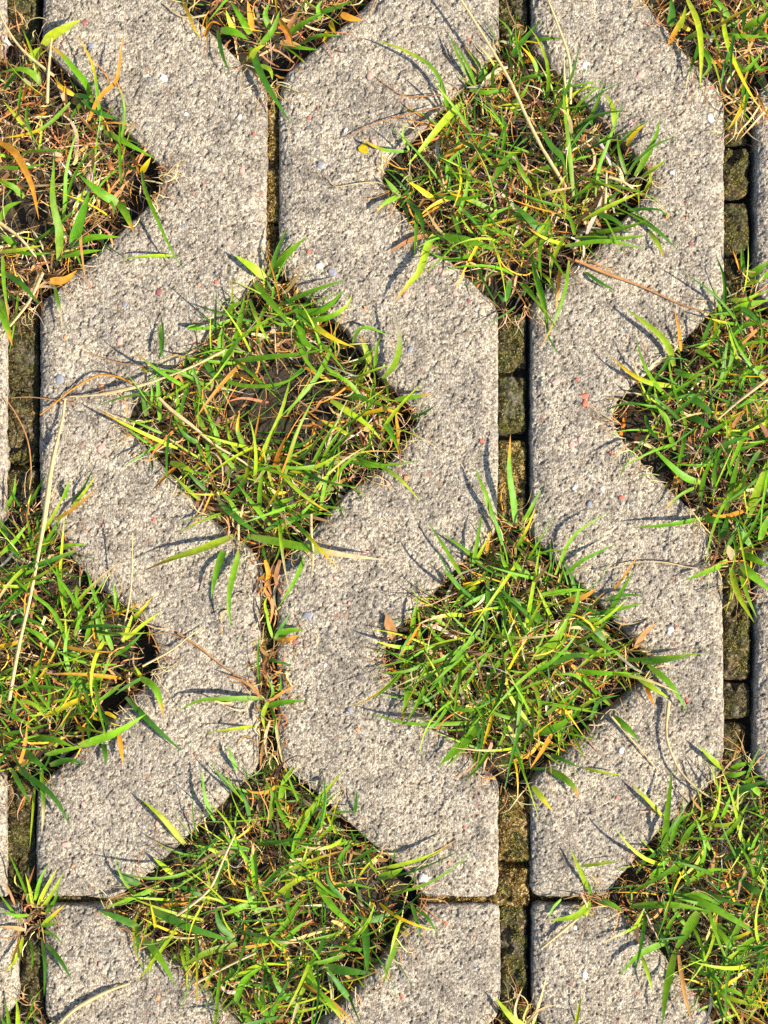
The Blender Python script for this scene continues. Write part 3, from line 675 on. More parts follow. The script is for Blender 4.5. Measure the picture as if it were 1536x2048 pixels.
BL['C2'] = """g 8 928,1160 890,1096 855,1042|g 8 965,1128 925,1095 882,1066|g 11 938,1202 910,1165 882,1136|g 8 945,1132 955,1080 964,1024|g 10 987,1040 970,985 949,935|g 8 1005,1090 990,1040 975,1000|go 14 1030,1046 1026,1000 1018,940 1021,868|g 9 1040,1060 1060,1020 1085,975|Y 9 926,1170 948,1166 970,1160|g 9 823,1262 828,1230 836,1195|o 8 796,1316 820,1280 846,1240|g 8 868,1320 813,1342 753,1347|g 8 805,1345 775,1375 745,1399|go 13 816,1348 814,1395 800,1454|g 9 968,1443 890,1447 813,1446 729,1424|g 21 960,1452 920,1492 876,1533
g 8 1110,1150 1146,1073 1220,1022|g 9 1124,1155 1164,1121 1232,1088|g 16 1058,1155 1042,1140 1026,1122|g 21 1070,1316 1110,1282 1138,1232|o 12 1136,1201 1165,1195 1197,1175|g 11 1200,1262 1238,1192 1267,1141|o 5 1226,1182 1250,1150 1277,1110|b 14 1270,1296 1290,1265 1316,1244|d 10 1283,1326 1335,1320 1389,1309|g 12 1296,1330 1340,1368 1375,1424|y 12 1272,1350 1305,1375 1338,1396|o 8 1292,1373 1300,1392 1310,1413|g 14 1228,1432 1255,1455 1278,1482|g 11 1148,1341 1210,1346 1279,1347|g 10 1178,1265 1215,1295 1252,1315|g 8 1050,1400 1125,1412 1209,1428
g 18 1054,1466 1110,1456 1155,1424|o 9 1105,1465 1085,1500 1060,1538|d 8 1102,1508 1130,1522 1162,1536|go 14 1098,1538 1140,1566 1160,1598|yY 12 1065,1572 1085,1598 1106,1624|y 6 1165,1535 1205,1545 1252,1552|d 9 975,1160 975,1220 960,1290|g 9 990,1170 1010,1230 1000,1300|g 8 1000,1270 960,1330 920,1390|g 9 960,1260 900,1330 840,1410|g 9 930,1290 880,1320 830,1330|d 9 1010,1330 1000,1390 970,1450|g 10 1030,1340 1040,1400 1030,1480|y 9 1060,1350 1080,1410 1070,1470|g 8 900,1390 930,1340 980,1300|g 9 880,1410 940,1420 990,1400|d 10 940,1420 960,1470 950,1520
g 10 985,1490 960,1530 930,1560|g 9 1010,1480 1040,1520 1050,1560|g 12 1080,1190 1140,1180 1180,1180|g 14 1060,1220 1020,1200 985,1210|d 12 1090,1250 1060,1210 1050,1180|g 10 1120,1250 1150,1215 1160,1160|y 9 1080,1280 1050,1250 1010,1240|g 9 1160,1290 1200,1310 1240,1300|d 14 1100,1330 1150,1310 1190,1320|g 9 1190,1380 1150,1350 1110,1350|g 9 1220,1410 1180,1370 1160,1330|y 10 1140,1440 1170,1410 1210,1390|g 9 1090,1430 1130,1400 1160,1370|d 9 1180,1440 1200,1400 1240,1390|g 8 1040,1440 1000,1430 960,1410|yo 8 1060,1450 1020,1390 1010,1330|gY 8 1035,1320 1020,1260 1030,1190
g 9 900,1290 870,1270 855,1240|g 8 890,1250 860,1230 840,1235|d 9 910,1350 870,1370 850,1400|g 8 980,1350 1020,1300 1060,1280|d 8 1210,1200 1240,1190 1290,1190|g 9 1180,1230 1230,1220 1290,1205|g 9 1150,1250 1185,1240 1230,1230|d 12 1210,1280 1190,1260 1150,1240|g 8 870,1420 840,1390 800,1380|g 9 1000,1180 950,1200 900,1230|g 9 1040,1160 1010,1130 1000,1090"""
BL['L2'] = """go 8 72,1122 60,1066 52,1022|g 9 60,1138 95,1080 130,1022|d 9 150,1102 90,1125 0,1142|g 8 135,1292 110,1226 55,1180 0,1130|g 14 132,1222 125,1180 111,1128|g 8 209,1242 186,1182 171,1128|g 10 235,1230 232,1200 226,1163|g 14 118,1302 80,1272 42,1251|Y 10 0,1294 25,1288 49,1279|g 7 86,1298 76,1340 50,1370 0,1386|Y 12 93,1432 140,1408 191,1384|g 16 170,1377 150,1362 129,1344|g 8 171,1370 205,1350 221,1308|go 14 279,1354 311,1377 329,1437|d 12 252,1394 305,1450 367,1506|g 18 158,1491 230,1465 294,1427|o 10 238,1468 242,1500 246,1529|d 11 207,1478 210,1505 212,1533|d 16 183,1413 180,1445 178,1482
y 8 246,1284 258,1250 269,1216|y 8 252,1279 285,1250 324,1222|g 8 10,1022 28,985 31,948|d 6 138,1012 165,980 191,928|y 7 140,1020 168,985 192,952|g 9 128,1004 132,982 141,958|g 8 50,1026 70,990 94,944|o 7 110,1040 150,1015 195,975|d 10 24,1538 40,1570 61,1607|d 12 30,1534 105,1592 143,1658|gs 9 83,1534 87,1620 83,1672|y 5 70,1566 65,1630 59,1698|g 10 0,1110 30,1080 60,1040|g 10 0,1160 40,1150 95,1130|g 9 20,1200 60,1170 110,1160|g 9 0,1220 30,1190 80,1150|d 9 0,1250 60,1240 110,1270|g 10 150,1270 160,1230 150,1180|g 9 170,1290 185,1240 215,1200|g 12 205,1290 195,1240 190,1210
g 10 225,1300 210,1260 200,1230|d 9 230,1310 260,1290 290,1260|g 9 90,1340 100,1390 90,1430|g 9 60,1330 80,1390 120,1440|y 9 40,1400 70,1410 95,1440|g 8 130,1420 160,1380 200,1370|d 8 120,1380 130,1440 110,1470|g 8 240,1370 200,1400 170,1410|d 7 285,1355 250,1375 230,1390|y 9 265,1340 280,1350 268,1330|g 14 60,1475 110,1480 150,1495|g 10 90,1510 130,1500 180,1490|d 14 50,1500 70,1520 100,1545|d 12 100,1530 140,1520 170,1530|g 10 0,1500 40,1480 80,1470|g 8 0,1470 60,1460 120,1440|o 7 35,1540 50,1490 55,1440|g 9 10,1420 40,1440 70,1450|y 8 0,1350 20,1340 40,1330|d 9 200,1420 215,1450 205,1480|Y 8 210,1425 225,1432 240,1442
g 9 140,1350 130,1300 140,1250|g 9 180,1330 150,1310 120,1320|d 9 0,1040 20,1090 50,1130|g 9 110,1100 140,1090 175,1090"""
BL['R3'] = """d 16 1340,52 1344,25 1342,-6|y 14 1372,-5 1395,50 1402,110 1400,176|o 10 1338,92 1350,62 1362,38|yY 10 1443,28 1455,90 1480,150 1505,195 1528,226|Y 8 1420,62 1470,32 1530,-2|g 16 1485,62 1510,45 1540,22|d 9 1405,65 1392,110 1375,150|g 9 1400,90 1420,130 1400,160|g 10 1440,70 1470,72 1536,74|g 9 1470,120 1490,140 1530,100|y 9 1450,30 1430,20 1400,30|d 11 1490,10 1488,40 1486,64|g 12 1460,40 1440,10 1420,-10|g 9 1500,110 1520,140 1540,130|Y 9 1380,60 1366,52 1360,30|d 8 1465,90 1450,130 1440,180|o 10 1480,60 1500,80 1520,66|g 10 1370,80 1395,70 1440,80|y 12 1345,70 1365,40 1372,10|g 12 1510,60 1530,70 1545,90|d 8 1490,160 1485,190 1482,215"""
BL['R2'] = """y 13 1348,732 1340,700 1325,675 1290,645 1251,616|yY 11 1350,772 1300,765 1260,745 1218,709|g 12 1348,740 1380,752 1412,746|g 9 1447,652 1436,602 1424,568|d 8 1449,627 1449,560 1431,508|o 7 1362,702 1358,660 1349,618|Y 7 1430,662 1432,635 1431,608|g 14 1402,966 1370,955 1335,925 1299,889|g 12 1342,852 1316,810 1308,768|d 20 1340,780 1400,808 1435,842|d 16 1370,828 1400,842 1424,858|g 8 1425,780 1442,758 1452,700 1461,658|g 8 1445,762 1463,720 1463,654|g 18 1468,676 1480,695 1495,714|g 12 1460,662 1495,650 1540,640|go 7 1396,972 1360,990 1325,1023|y 16 1500,1022 1518,970 1532,925|g 12 1452,1022 1462,980 1481,898
y 18 1458,1002 1482,980 1492,940|g 9 1489,547 1485,512 1487,484|g 16 1498,552 1518,538 1540,522|y 14 1494,567 1508,564 1522,565|y 10 1458,600 1490,600 1522,584|o 5 1482,546 1474,522 1465,500|g 11 1455,1120 1426,1138 1366,1162|g 9 1412,1036 1336,1050 1259,1056|y 13 1462,1135 1475,1185 1509,1246|g 10 1478,1138 1496,1196 1514,1236|g 18 1482,1130 1505,1150 1540,1182|g 18 1482,1108 1510,1120 1540,1134|g 16 1410,1034 1430,1040 1446,1044|d 10 1448,1110 1465,1070 1480,1035|d 12 1440,1080 1452,1050 1456,1020|g 9 1390,700 1420,715 1440,740|g 9 1345,700 1325,740 1300,760|d 7 1290,800 1310,760 1340,715
g 9 1310,800 1340,790 1400,750|d 9 1335,840 1370,810 1420,770|g 10 1350,900 1340,870 1330,830|g 9 1370,860 1365,900 1350,950|d 8 1290,830 1300,860 1330,890|y 9 1300,810 1296,790 1302,815|g 10 1400,880 1430,860 1480,830|d 12 1420,920 1450,890 1500,870|g 9 1440,840 1470,870 1510,880|g 9 1480,780 1500,820 1505,860|d 10 1500,720 1505,760 1520,800|g 12 1470,760 1500,740 1540,730|g 9 1500,690 1520,680 1545,690|g 10 1440,700 1470,690 1500,670|d 14 1480,600 1500,630 1540,645|g 14 1465,620 1490,610 1540,600|g 10 1530,780 1500,800 1470,820|d 9 1520,900 1500,930 1490,960|g 10 1400,1000 1410,950 1430,910
g 9 1430,980 1430,930 1450,880|d 9 1450,940 1420,900 1380,890|y 8 1470,880 1450,850 1430,830|Y 8 1450,810 1462,850 1455,880|g 9 1440,900 1480,900 1536,880|g 8 1510,1000 1530,960 1540,900|g 14 1520,1080 1530,1050 1545,1020|d 14 1500,1090 1480,1060 1470,1030|g 9 1490,1050 1510,1010 1530,990|y 10 1440,660 1410,690 1390,695|g 12 1520,560 1535,545 1545,530|g 9 1505,640 1480,660 1450,690|d 9 1410,800 1380,790 1340,800|g 9 1500,850 1470,910 1450,960|g 9 1480,990 1460,940 1450,900"""
BL['R4'] = """g 14 1326,1722 1334,1634 1345,1534|y 9 1326,1634 1295,1600 1262,1567|g 11 1408,1702 1314,1757 1243,1795|g 16 1302,1758 1318,1738 1340,1712|g 14 1262,1813 1345,1810 1419,1822|g 20 1396,1824 1375,1860 1346,1908|g 15 1350,1903 1332,1985 1325,2050|g 12 1338,1882 1282,1907 1238,1951|y 8 1282,1908 1295,1945 1305,1987|g 16 1340,1782 1427,1816 1538,1881|g 12 1452,1908 1478,1850 1509,1782|y 10 1410,1648 1450,1650 1471,1638 1477,1566|b 9 1357,1910 1368,1982 1385,2050|y 10 1254,1871 1275,1845 1289,1815|y 12 1445,1538 1420,1515 1397,1491|g 12 1450,1545 1470,1550 1500,1540|g 10 1460,1540 1480,1530 1510,1525
d 9 1320,1700 1340,1660 1380,1600|g 12 1360,1700 1380,1660 1410,1630|g 9 1340,1690 1360,1640 1400,1620|y 9 1400,1640 1440,1620 1480,1630|g 9 1420,1700 1400,1660 1390,1630|d 12 1450,1720 1480,1700 1530,1670|g 9 1440,1680 1470,1650 1500,1600|g 9 1500,1720 1510,1680 1536,1640|d 14 1480,1760 1510,1780 1545,1790|y 9 1500,1700 1480,1670 1490,1630|g 14 1350,1800 1400,1790 1440,1810|d 16 1400,1830 1440,1800 1480,1790|g 16 1420,1850 1450,1880 1470,1910|g 10 1500,1880 1480,1910 1440,1950|g 14 1460,1930 1490,1890 1536,1860|y 12 1440,1940 1460,1915 1480,1900|g 9 1400,1920 1430,1960 1440,2010|d 9 1380,1910 1410,1950 1430,1940
g 9 1420,1990 1460,1980 1520,2010|y 10 1430,1985 1470,2000 1530,2015|g 10 1490,2000 1510,1960 1536,1930|d 9 1440,2030 1460,2000 1470,1960|Y 10 1430,1990 1460,1965 1485,1950|g 12 1510,1900 1536,1920 1545,1950|g 9 1370,1850 1350,1820 1340,1790|d 8 1310,1850 1330,1880 1340,1920|g 9 1330,1870 1345,1840 1360,1820|y 8 1345,1760 1360,1730 1360,1700|g 10 1520,1590 1500,1570 1480,1560|g 9 1480,1600 1500,1560 1530,1550|d 14 1450,1600 1480,1580 1540,1560|g 9 1380,1760 1420,1740 1470,1740|g 8 1395,1750 1410,1700 1400,1660|d 8 1430,1790 1470,1770 1500,1740|g 9 1500,1830 1536,1850 1550,1870|y 8 1530,1770 1500,1740 1470,1720"""
NAMES = {
 'L1': ('brown dry grass with a few green blades in the upper left hole', (40, 340)),
 'T': ('dry and green grass in the hole cut off by the top edge', (548, -60)),
 'R1': ('large green grass clump crossed by two pale straw stalks', (1030, 360)),
 'M': ('central grass clump with a dark open middle', (545, 835)),
 'B': ('wide green grass clump spilling over the cross joint', (545, 1815)),
 'C2': ('dense spiky green grass clump in the lower middle right hole', (1030, 1315)),
 'L2': ('green grass clump by the left edge crossed by a dry seed stalk', (44, 1295)),
 'R3': ('dry straw coloured grass clump in the top right corner', (1482, -40)),
 'R2': ('leafy green grass clump halfway up the right edge', (1482, 830)),
 'R4': ('broad leaved green grass clump in the bottom right corner', (1482, 1815)),
}
# filler: individual green blades, loose green, dry fibres; open spots with bare soil
FILL = {'L1': (12, 50, 1250), 'T': (12, 45, 900), 'R1': (60, 190, 1100), 'M': (60, 190, 1100), 'B': (80, 270, 1000), 'C2': (80, 270, 1000), 'L2': (60, 220, 850), 'R3': (14, 60, 950), 'R2': (64, 210, 850), 'R4': (70, 240, 850)}
OPEN = {'M': [(565, 800, 115, 95), (262, 850, 40, 60), (822, 850, 26, 40), (330, 940, 30, 30)], 'L1': [(40, 430, 70, 50), (312, 365, 45, 62), (270, 425, 40, 34)], 'R1': [(1060, 300, 40, 40), (780, 340, 36, 66), (800, 290, 40, 40), (980, 590, 60, 40)],
        'C2': [(780, 1315, 34, 66), (870, 1460, 40, 40), (1060, 1555, 40, 30), (1180, 1440, 40, 36)], 'L2': [(300, 1305, 36, 60), (240, 1410, 46, 34), (80, 1550, 40, 30)], 'B': [(830, 1800, 50, 44), (330, 1725, 60, 40), (440, 1620, 50, 40), (240, 1810, 40, 30), (790, 1730, 30, 30)],
        'R2': [(1250, 840, 60, 70), (1310, 930, 60, 50), (1380, 1000, 40, 40), (1300, 750, 40, 30)], 'R4': [(1230, 1800, 36, 30), (1340, 1900, 40, 40), (1280, 1720, 40, 30)], 'T': [(600, 110, 50, 30), (520, 130, 24, 30)], 'R3': [(1340, 30, 34, 40)]}

def in_hole(hp, inset, opens=()):
    xs = [p[0] for p in hp]; ys = [p[1] for p in hp]
    while True:
        n = 64
        x = rng.uniform(min(xs), max(xs), n); y = rng.uniform(min(ys), max(ys), n)
        d = poly_sd(x, y, hp)
        for a, b, c in zip(x, y, d):
            if c > inset and not any(((a - ox) / rx) ** 2 + ((b - oy) / ry) ** 2 < 1 and random.random() < .93 for ox, oy, rx, ry in opens):
                return a, b, c

def free_blade(px, py, L, width, code, z0=-9, up=None, head=None, flat=False, n=8):
    """a blade that rises from (px,py) and arches over; L in mm"""
    a = random.uniform(0, 2 * math.pi) if head is None else head
    el = math.radians(random.uniform(35, 75) if up is None else up); e1 = math.radians(random.uniform(-22, 18)); cv = random.gauss(0, .5)
    p = W(px, py, 0); p[2] = z0 * 1e-3
    path = [p]; st = L * 1e-3 / 6
    for i in range(6):
        t = i / 5; e = el * (1 - t) + e1 * t; a2 = a + cv * t
        p = p + st * np.array([math.cos(a2) * math.cos(e), math.sin(a2) * math.cos(e), math.sin(e)])
        path.append(p)
    return ribbon(path, width, code, n=n, flat=flat, fold=random.uniform(.1, .5))

def fibre(px, py, zlo, zhi, L, width, code, curl=1.0):
    """dry curled strand lying in the thatch"""
    a = random.uniform(0, 2 * math.pi); cv = random.gauss(0, .45) * curl
    z = random.uniform(zlo, zhi); p = np.array([(px - 768) * S, (1024 - py) * S, z * 1e-3]); path = [p]; st = L * 1e-3 / 5
    dz = random.gauss(.1, .35)
    for i in range(5):
        a += cv + random.gauss(0, .28) * curl; dz += random.gauss(-.08, .25)
        p = p + st * np.array([math.cos(a), math.sin(a), max(-.7, min(.7, dz))]); path.append(p)
    return ribbon(path, width, code, n=7, flat=True, roll=random.uniform(-1.2, 1.2), tip=.8, jit=.28)

GREENS = ['g'] * 8 + ['d'] * 8 + ['y'] * 4 + ['gY', 'gy', 'go', 'yo', 'ys', 'Y', 'o']
DRYS = ['s'] * 6 + ['b'] * 8 + ['o'] * 2 + ['u'] * 2
def fill_clump(root, hp, nfi, nfg, ndry, opens=(), objects=True):
    xs = [p[0] for p in hp]; ys = [p[1] for p in hp]; cx = sum(xs) / len(xs); cy = sum(ys) / len(ys)
    def heading(x, y):
        return random.uniform(0, 6.283) if random.random() < .6 else math.atan2(-(y - cy), x - cx) + random.gauss(0, 1.0)
    ones = []
    for i in range(nfi):
        x, y, d = in_hole(hp, 16, opens)
        if not (-80 < x < 1616 and -80 < y < 2128): continue
        L = random.uniform(30, 66) * (0.6 if d < 40 else 1)
        ones.append(free_blade(x, y, L, random.uniform(1.2, 2.9) * 1e-3, random.choice(GREENS), z0=random.uniform(-9, -3), head=heading(x, y)))
    if objects:
        for g in ones: part('grass_blade', g, M_LEAF, root)
        geos = []
    else: geos = ones
    for i in range(nfg):
        x, y, d = in_hole(hp, 12, opens)
        L = random.uniform(18, 50) * (0.55 if d < 35 else 1)
        geos.append(free_blade(x, y, L, random.uniform(.7, 1.8) * 1e-3, random.choice(GREENS), z0=random.uniform(-14, -5), up=random.uniform(20, 75), head=heading(x, y), n=7))
    if geos: part('short_grass', join(geos), M_LEAF, root)['kind'] = 'stuff'
    geos = []
    for i in range(ndry):
        x, y, d = in_hole(hp, 12 if i % 3 else 3, opens if i % 9 else ())
        hi = (2.5 if i % 2 == 0 else -5) if d > 25 else -4
        geos.append(fibre(x, y, -17, hi, random.uniform(9, 34), random.uniform(.35, 1.15) * 1e-3 if i % 8 else random.uniform(1.6, 3.2) * 1e-3, random.choice(DRYS), curl=.55))
    for i in range(260):      # hair roots on the soil, also in the open spots
        x, y, d = in_hole(hp, 4)
        geos.append(fibre(x, y, -17, -9, random.uniform(6, 18), random.uniform(.16, .42) * 1e-3, random.choice('sbbu'), curl=1.0))
    part('dry_thatch', join(geos), M_DRY, root)['kind'] = 'stuff'
    # wisps that creep over the concrete lip
    geos = []
    P = np.array(hp, float)
    for i in range(120):
        k = random.randrange(len(P)); f = random.random(); q = P[k] * (1 - f) + P[(k + 1) % len(P)] * f
        a = math.atan2(q[1] - cy, q[0] - cx) + random.gauss(0, .9); L = random.uniform(5, 26) * MM
        pts = []; x, y = q - 8 * np.array([math.cos(a), math.sin(a)]); cv = random.gauss(0, .35)
        for j in range(5):
            pts.append(W(x, y, (random.uniform(0.2, 2.2) + 1.2 * math.sin(j * .8)) * 1e-3)); x += math.cos(a) * L / 4; y += math.sin(a) * L / 4; a += cv + random.gauss(0, .3)
        geos.append(ribbon(pts, random.uniform(.25, .8) * 1e-3, random.choice('ssbb'), n=8, flat=True, roll=random.uniform(-.6, .6), tip=.8, jit=.2))
    part('dry_wisps', join(geos), M_DRY, root)['kind'] = 'stuff'

for key, (label, (cx, cy)) in NAMES.items():
    root = empty('grass_clump', tuple(W(cx, cy, 0)))
    root.location.z = -0.018
    bpy.context.view_layer.update()
    tag(root, label, 'grass', 'grass clumps in the paver holes')
    for sp in BL[key].replace('\n', '|').split('|'):
        if not sp.strip(): continue
        code, w, path = traced(sp)
        dry = code[0] in 'obs'
        part('dry_blade' if dry else 'grass_blade', ribbon(path, w * S * 1.05, code, n=10, fold=random.uniform(.1, .4)), M_DRY if dry else M_LEAF, root)
    fill_clump(root, HOLES[key], *FILL[key], opens=OPEN.get(key, ()))
for key, hp in OFF.items():
    xs = [p[0] for p in hp]; ys = [p[1] for p in hp]
    root = empty('grass_clump', tuple(W(sum(xs) / len(xs), sum(ys) / len(ys), 0))); root.location.z = -0.018
    where = {'TL': 'above the upper left clump', 'TR': 'above the upper right clump', 'BL': 'below the bushy tuft at lower left', 'BR': 'below the middle slot at the bottom edge', 'RT': 'right of the upper right clump',
             'RB': 'right of the dense spiky clump', 'LM': 'left of the central clump', 'LT': 'left of the top clump', 'LB': 'left of the bottom clump'}[key]
    tag(root, 'green and dry grass clump ' + where + ', outside the frame', 'grass', 'grass clumps beyond the picture')
    fill_clump(root, hp, 30, 150, 260, objects=False)

# ------------------------------------------------------------------ small tufts in the joints
def small_tuft(label, foot, spec, nwisp=14, spread=26):
    root = empty('grass_tuft', tuple(W(foot[0], foot[1], 0))); root.location.z = -0.008
    tag(root, label, 'grass tuft', 'small tufts in the joints')
    for sp in spec.split('|'):
        code, w, path = traced(sp); dry = code[0] in 'obs'
        part('dry_blade' if dry else 'grass_blade', ribbon(path, w * S * 1.05, code, n=10, fold=random.uniform(.1, .4)), M_DRY if dry else M_LEAF, root)
    geos = [fibre(random.gauss(foot[0], spread * .5), random.gauss(foot[1], spread), -6, 2, random.uniform(8, 22), random.uniform(.5, 1.4) * 1e-3, random.choice(DRYS)) for _ in range(nwisp)]
    part('dry_thatch', join(geos), M_DRY, root)['kind'] = 'stuff'
small_tuft('small tuft with a broad leaf in the upright joint below the central clump', (540, 1280),
 'g 14 548,1278 575,1262 609,1260|o 10 555,1282 578,1278 602,1270|d 8 550,1277 565,1250 581,1225|g 6 520,1372 516,1320 518,1273|d 10 528,1314 555,1322 586,1331|b 8_ 530,1180 545,1210 540,1250|b 9_ 560,1120 552,1160 570,1200|g 7 545,1275 535,1240 530,1200|b 8_ 520,1295 535,1310 560,1300|o 7_ 515,1160 540,1150 560,1160|y 7 540,1240 530,1210 536,1190|b 10_ 548,1130 538,1165 545,1195|o 9_ 530,1120 536,1150 526,1190|s 6_ 560,1150 548,1190 556,1230|b 9_ 545,1300 530,1335 540,1360', 110, 85)
small_tuft('thin tuft with a long sideways blade in the upright joint', (540, 1410),
 'g 10 526,1396 465,1397 398,1401 354,1424|g 12 534,1412 570,1404 610,1401|y 7 512,1452 460,1459 412,1466|b 7 540,1402 565,1385 597,1368|g 8 538,1415 545,1380 530,1350|g 8 540,1410 550,1440 545,1470|b 6 520,1395 500,1370 440,1345|y 9 535,1405 525,1430 530,1460|g 7 545,1400 560,1380 562,1350|s 6_ 540,1440 530,1480 536,1525|s 6_ 550,1430 556,1480 566,1530|b 7_ 535,1470 525,1500 520,1540', 100, 60)
small_tuft('bushy tuft where the slot meets the cross joint at lower left', (66, 1832),
 'g 7 62,1810 45,1765 14,1698|y 8 75,1812 92,1775 114,1738|y 8 84,1817 105,1785 128,1744|yY 8 84,1850 105,1832 131,1808|g 8 42,1842 20,1815 -4,1784|s 9_ 50,1860 25,1856 -6,1854|y 8 46,1874 34,1915 10,1946|d 8 84,1878 90,1930 88,1992|d 10 93,1888 120,1920 144,1960|g 7 60,1880 66,1910 63,1940|g 8 70,1800 80,1760 95,1730|g 9 58,1830 30,1830 0,1820|g 8 75,1850 95,1850 120,1840|Y 7 40,1880 26,1920 22,1960|g 8 80,1860 110,1870 125,1890|y 7 66,1815 60,1780 50,1745|b 5 30,1810 18,1780 8,1760|b 6 45,1800 60,1760 70,1730|g 8 90,1830 110,1800 118,1770', 50, 26)
small_tuft('tiny lime green tuft in the cross joint', (1180, 1798),
 'y 10 1180,1788 1162,1745 1141,1699|y 7 1162,1732 1200,1728 1247,1721|y 13 1180,1806 1152,1832 1100,1841|g 7 1122,1798 1106,1815 1096,1838|g 12 1195,1800 1220,1808 1247,1822|g 8 1182,1795 1180,1780 1176,1760|y 10 1178,1800 1175,1822 1172,1835', 26, 20)
small_tuft('upright young shoots at the bottom of the left slot', (40, 2060),
 'g 9 20,2075 16,2030 8,1998|y 10 35,2075 36,2030 32,1996|g 8 48,2070 56,2035 62,2020|d 8 26,2070 10,2050 0,2030', 14, 14)
small_tuft('pale green blade leaning over the bottom of the middle slot', (1050, 2060),
 'y 14 1056,2058 1024,2036 988,1992|s 6 1040,2060 1030,2020 1044,1975|s 6 1062,2060 1078,2010 1094,1950|s 5 1050,2055 1080,2020 1120,2008|y 8 1150,2060 1158,2020 1162,1990', 12, 14)
small_tuft('orange tipped blades and roots hanging into the right slot', (1490, 235),
 'Y 8 1492,190 1478,225 1455,262|s 4_ 1500,215 1475,235 1470,270 1450,290|s 4_ 1486,200 1460,205 1448,212|s 4_ 1520,210 1500,240 1480,262 1470,285|s 4_ 1470,140 1452,175 1480,200|s 4_ 1536,215 1505,250 1478,280|o 6 1510,180 1525,210 1538,240|s 3_ 1444,266 1420,262 1400,270|d 7 1497,175 1492,205 1488,230', 24, 26)

# ------------------------------------------------------------------ straw stalks and other loose things lying about
def straw(label, w, pts, zs, seeds=None, code='s', name='straw_stalk'):
    path = [W(p[0], p[1], z * 1e-3) for p, z in zip(pts, zs)]
    o = empty(name, tuple(path[0]))
    geo = stalk(path, w * S * .82, code, n=16, seeds=seeds)
    bpy.data.objects.remove(o)
    V, F, c, a = geo
    o = mesh_obj(name, V, F, M_DRY, None, [('tint', 'FLOAT_COLOR', c), ('across', 'FLOAT', a)])
    tag(o, label, 'straw', 'loose dry stalks')
    return o
straw('long pale straw stalk slanting down from the top edge into the green clump', 10, [(1132, 374), (1082, 292), (1050, 228), (1018, 158), (960, 60), (912, -16)], [0, 8, 12, 15, 18, 20])
straw('shorter pale straw stalk hanging from the top edge', 9, [(1140, 208), (1141, 150), (1136, 108), (1118, 56), (1092, -10)], [2, 7, 10, 13, 15])
straw('long dry stalk with a seed head lying down the left side', 10, [(18, 1400), (38, 1290), (60, 1195), (78, 1100), (90, 1030), (100, 950), (112, 890), (124, 845), (130, 798)], [6, 12, 14, 14, 12, 9, 6, 5, 4], seeds=(.55, .85, .9))
straw('dry seed stalk slanting across the left of the central clump', 7, [(450, 700), (380, 735), (300, 765), (245, 780), (190, 790), (140, 793)], [8, 12, 10, 8, 5, 3], seeds=(.5, .85, 1.0))
straw('cream stalk lying diagonally across the central clump', 9, [(318, 796), (345, 822), (385, 852), (430, 890), (478, 918), (514, 944)], [16, 17, 16, 14, 10, 6], seeds=(.1, .4, .3))
straw('straw stalk poking in from the right edge of the picture', 10, [(1560, 740), (1500, 785), (1468, 810), (1436, 838)], [20, 18, 14, 10])
straw('bent cream stalk lying on the concrete right of the lower clump', 7, [(1338, 1402), (1334, 1440), (1334, 1478), (1356, 1535), (1400, 1582), (1470, 1618)], [5, 5, 6, 8, 10, 12], seeds=(0, .12, .5))
straw('cream straw on the bottom left paver', 9, [(110, 2058), (140, 2026), (172, 2004), (215, 1982), (260, 1966)], [2.5, 3, 3, 3, 2.5], seeds=(.3, .9, .5))
straw('straw stalk slanting through the bottom clump', 9, [(340, 1838), (380, 1812), (420, 1776), (446, 1720), (470, 1668)], [4, 12, 16, 18, 16])
straw('pale flat straw across the lower part of the bottom clump', 8, [(387, 1968), (430, 1945), (470, 1925), (512, 1906)], [4, 10, 12, 12])
straw('thin upright dry stem standing over the left paver', 5, [(242, 1280), (256, 1215), (263, 1160), (265, 1066)], [0, 10, 16, 20])
straw('pale stem hanging below the central clump', 8, [(622, 1028), (623, 1070), (626, 1100), (625, 1142)], [16, 14, 11, 8])
straw('short pale stub standing in the upper right clump', 9, [(1209, 430), (1211, 390), (1213, 344)], [0, 10, 16])
straw('short cream straw beside the pale stub in the upper right clump', 8, [(1218, 354), (1246, 363), (1270, 382)], [14, 15, 12])
straw('straw piece by the small lime tuft at the cross joint', 8, [(1156, 1836), (1118, 1868), (1082, 1898)], [5, 4, 3])
straw('brown dry stem running from the upper right clump across the paver', 7, [(1150, 520), (1210, 545), (1290, 576), (1360, 608), (1426, 628)], [8, 5, 3, 3, 5], code='b', seeds=(.1, .35, .6))
straw('thin brown root lying on the left paver below the central clump', 6, [(355, 1266), (395, 1292), (430, 1320), (470, 1348), (506, 1364)], [2, 2, 2, 2.5, 2.5], code='b')
straw('straw wisp joining the left clump and the paver', 6, [(285, 1332), (340, 1302), (375, 1275), (404, 1254)], [4, 4, 3, 2])
straw('pale straw in the upper left clump', 10, [(0, 446), (40, 476), (72, 514)], [6, 8, 6])
straw('upright straw stalk near the upper left slot', 9, [(94, 206), (97, 140), (103, 76)], [2, 8, 12])
straw('long straw crossing the upper left corner', 8, [(108, 152), (45, 100), (10, 50), (-6, 10)], [6, 9, 10, 9])
straw('straw crossing the slot below the upper left clump', 9, [(86, 545), (60, 600), (30, 640), (-4, 678)], [6, 5, 4, 4])
straw('horizontal straw right of the lower middle clump', 4, [(1456, 1132), (1390, 1136), (1325, 1124), (1262, 1126), (1200, 1144)], [5, 3, 3, 3, 4])
straw('dry brown stem curving down the left slot', 5, [(55, 1030), (62, 950), (55, 880), (30, 825), (8, 795)], [4, 0, -2, -2, 0], code='b')
straw('thin straw on the paver left of the upper right clump', 4, [(882, 190), (815, 193), (788, 180), (750, 153)], [4, 2.5, 2, 2], code='b')
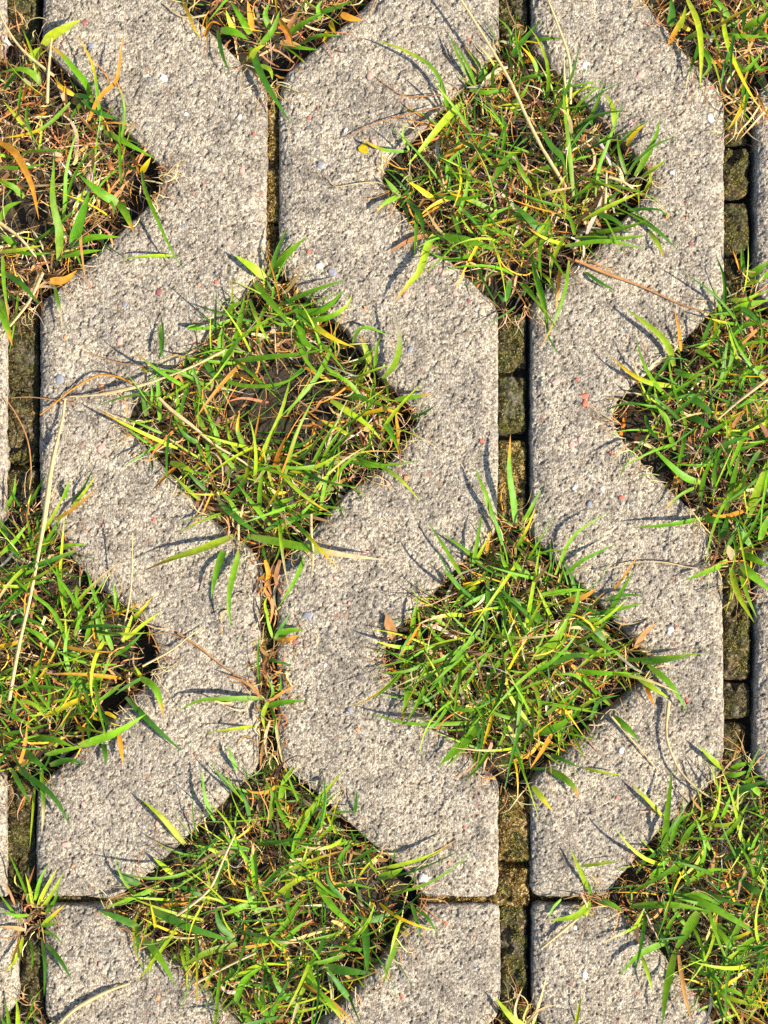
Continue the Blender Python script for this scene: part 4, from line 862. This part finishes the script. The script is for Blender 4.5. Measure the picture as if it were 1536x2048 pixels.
straw('brown stem from the upper right clump over the middle paver', 4, [(880, 214), (800, 232), (740, 250), (690, 276)], [5, 3, 2, 2], code='b')
straw('small branching root left of the upper right clump', 4, [(800, 392), (760, 366), (720, 366), (672, 373), (658, 358)], [4, 2, 2, 2, 2])
straw('orange brown dry leaf stem left of the central clump', 6, [(268, 770), (240, 755), (200, 750), (165, 766), (140, 782), (80, 830)], [6, 7, 6, 4, 3, 2.5], code='o')
straw('thin brown stalk above the dry stem on the left paver', 4, [(310, 735), (250, 728), (200, 714), (162, 700)], [6, 4, 3, 2], code='b')
straw('pinkish stem lying over the left slot', 4, [(150, 806), (110, 800), (60, 794), (22, 796)], [3, 2.5, 1, 0], code='b')
straw('straw lying right of the lower middle clump by the red pebble', 6, [(1223, 1433), (1262, 1478), (1314, 1538)], [6, 4, 3])
straw('tan straw at the top left of the top clump', 6, [(412, 30), (380, 35), (356, 30), (328, 8)], [5, 4, 3, 2])

def leaf_piece(label, pts, z, code, name='leaf_fragment'):
    P = np.array(pts, float); c = P.mean(0); n = len(P)
    ring = np.array([W(p[0], p[1], (z + random.uniform(.3, 1.6)) * 1e-3) for p in P]); mid = W(c[0], c[1], (z + .5) * 1e-3)
    V = np.concatenate([ring, (ring + mid) / 2 + [0, 0, .0003], [mid]]); F = []
    for i in range(n):
        j = (i + 1) % n
        F += [[i, n + i, n + j], [i, n + j, j], [n + i, 2 * n, n + j]]
    col = np.clip(np.array(COL[code])[None] * rng.uniform(.7, 1.2, (len(V), 1)), 0, 1)
    o = mesh_obj(name, V, np.array(F), M_DRY, None, [('tint', 'FLOAT_COLOR', col), ('across', 'FLOAT', np.zeros(len(V)))])
    tag(o, label, 'leaf')
leaf_piece('small orange leaf fragment lying on the middle paver', [(728, 285), (735, 292), (737, 305), (728, 307), (718, 302), (716, 295)], 1.0, 'Y')
leaf_piece('dry brown leaf scrap at the left edge of the lower middle clump', [(772, 1225), (785, 1240), (794, 1262), (790, 1290), (776, 1270), (768, 1250)], 2.0, 'b')
leaf_piece('pale tan leaf scrap under the right hand clump', [(1455, 1088), (1468, 1100), (1472, 1122), (1460, 1120), (1452, 1104)], 7.0, 's')
leaf_piece('curled tan leaf scrap in the bottom clump', [(580, 1718), (604, 1716), (606, 1732), (590, 1746), (578, 1738)], 6.0, 's')
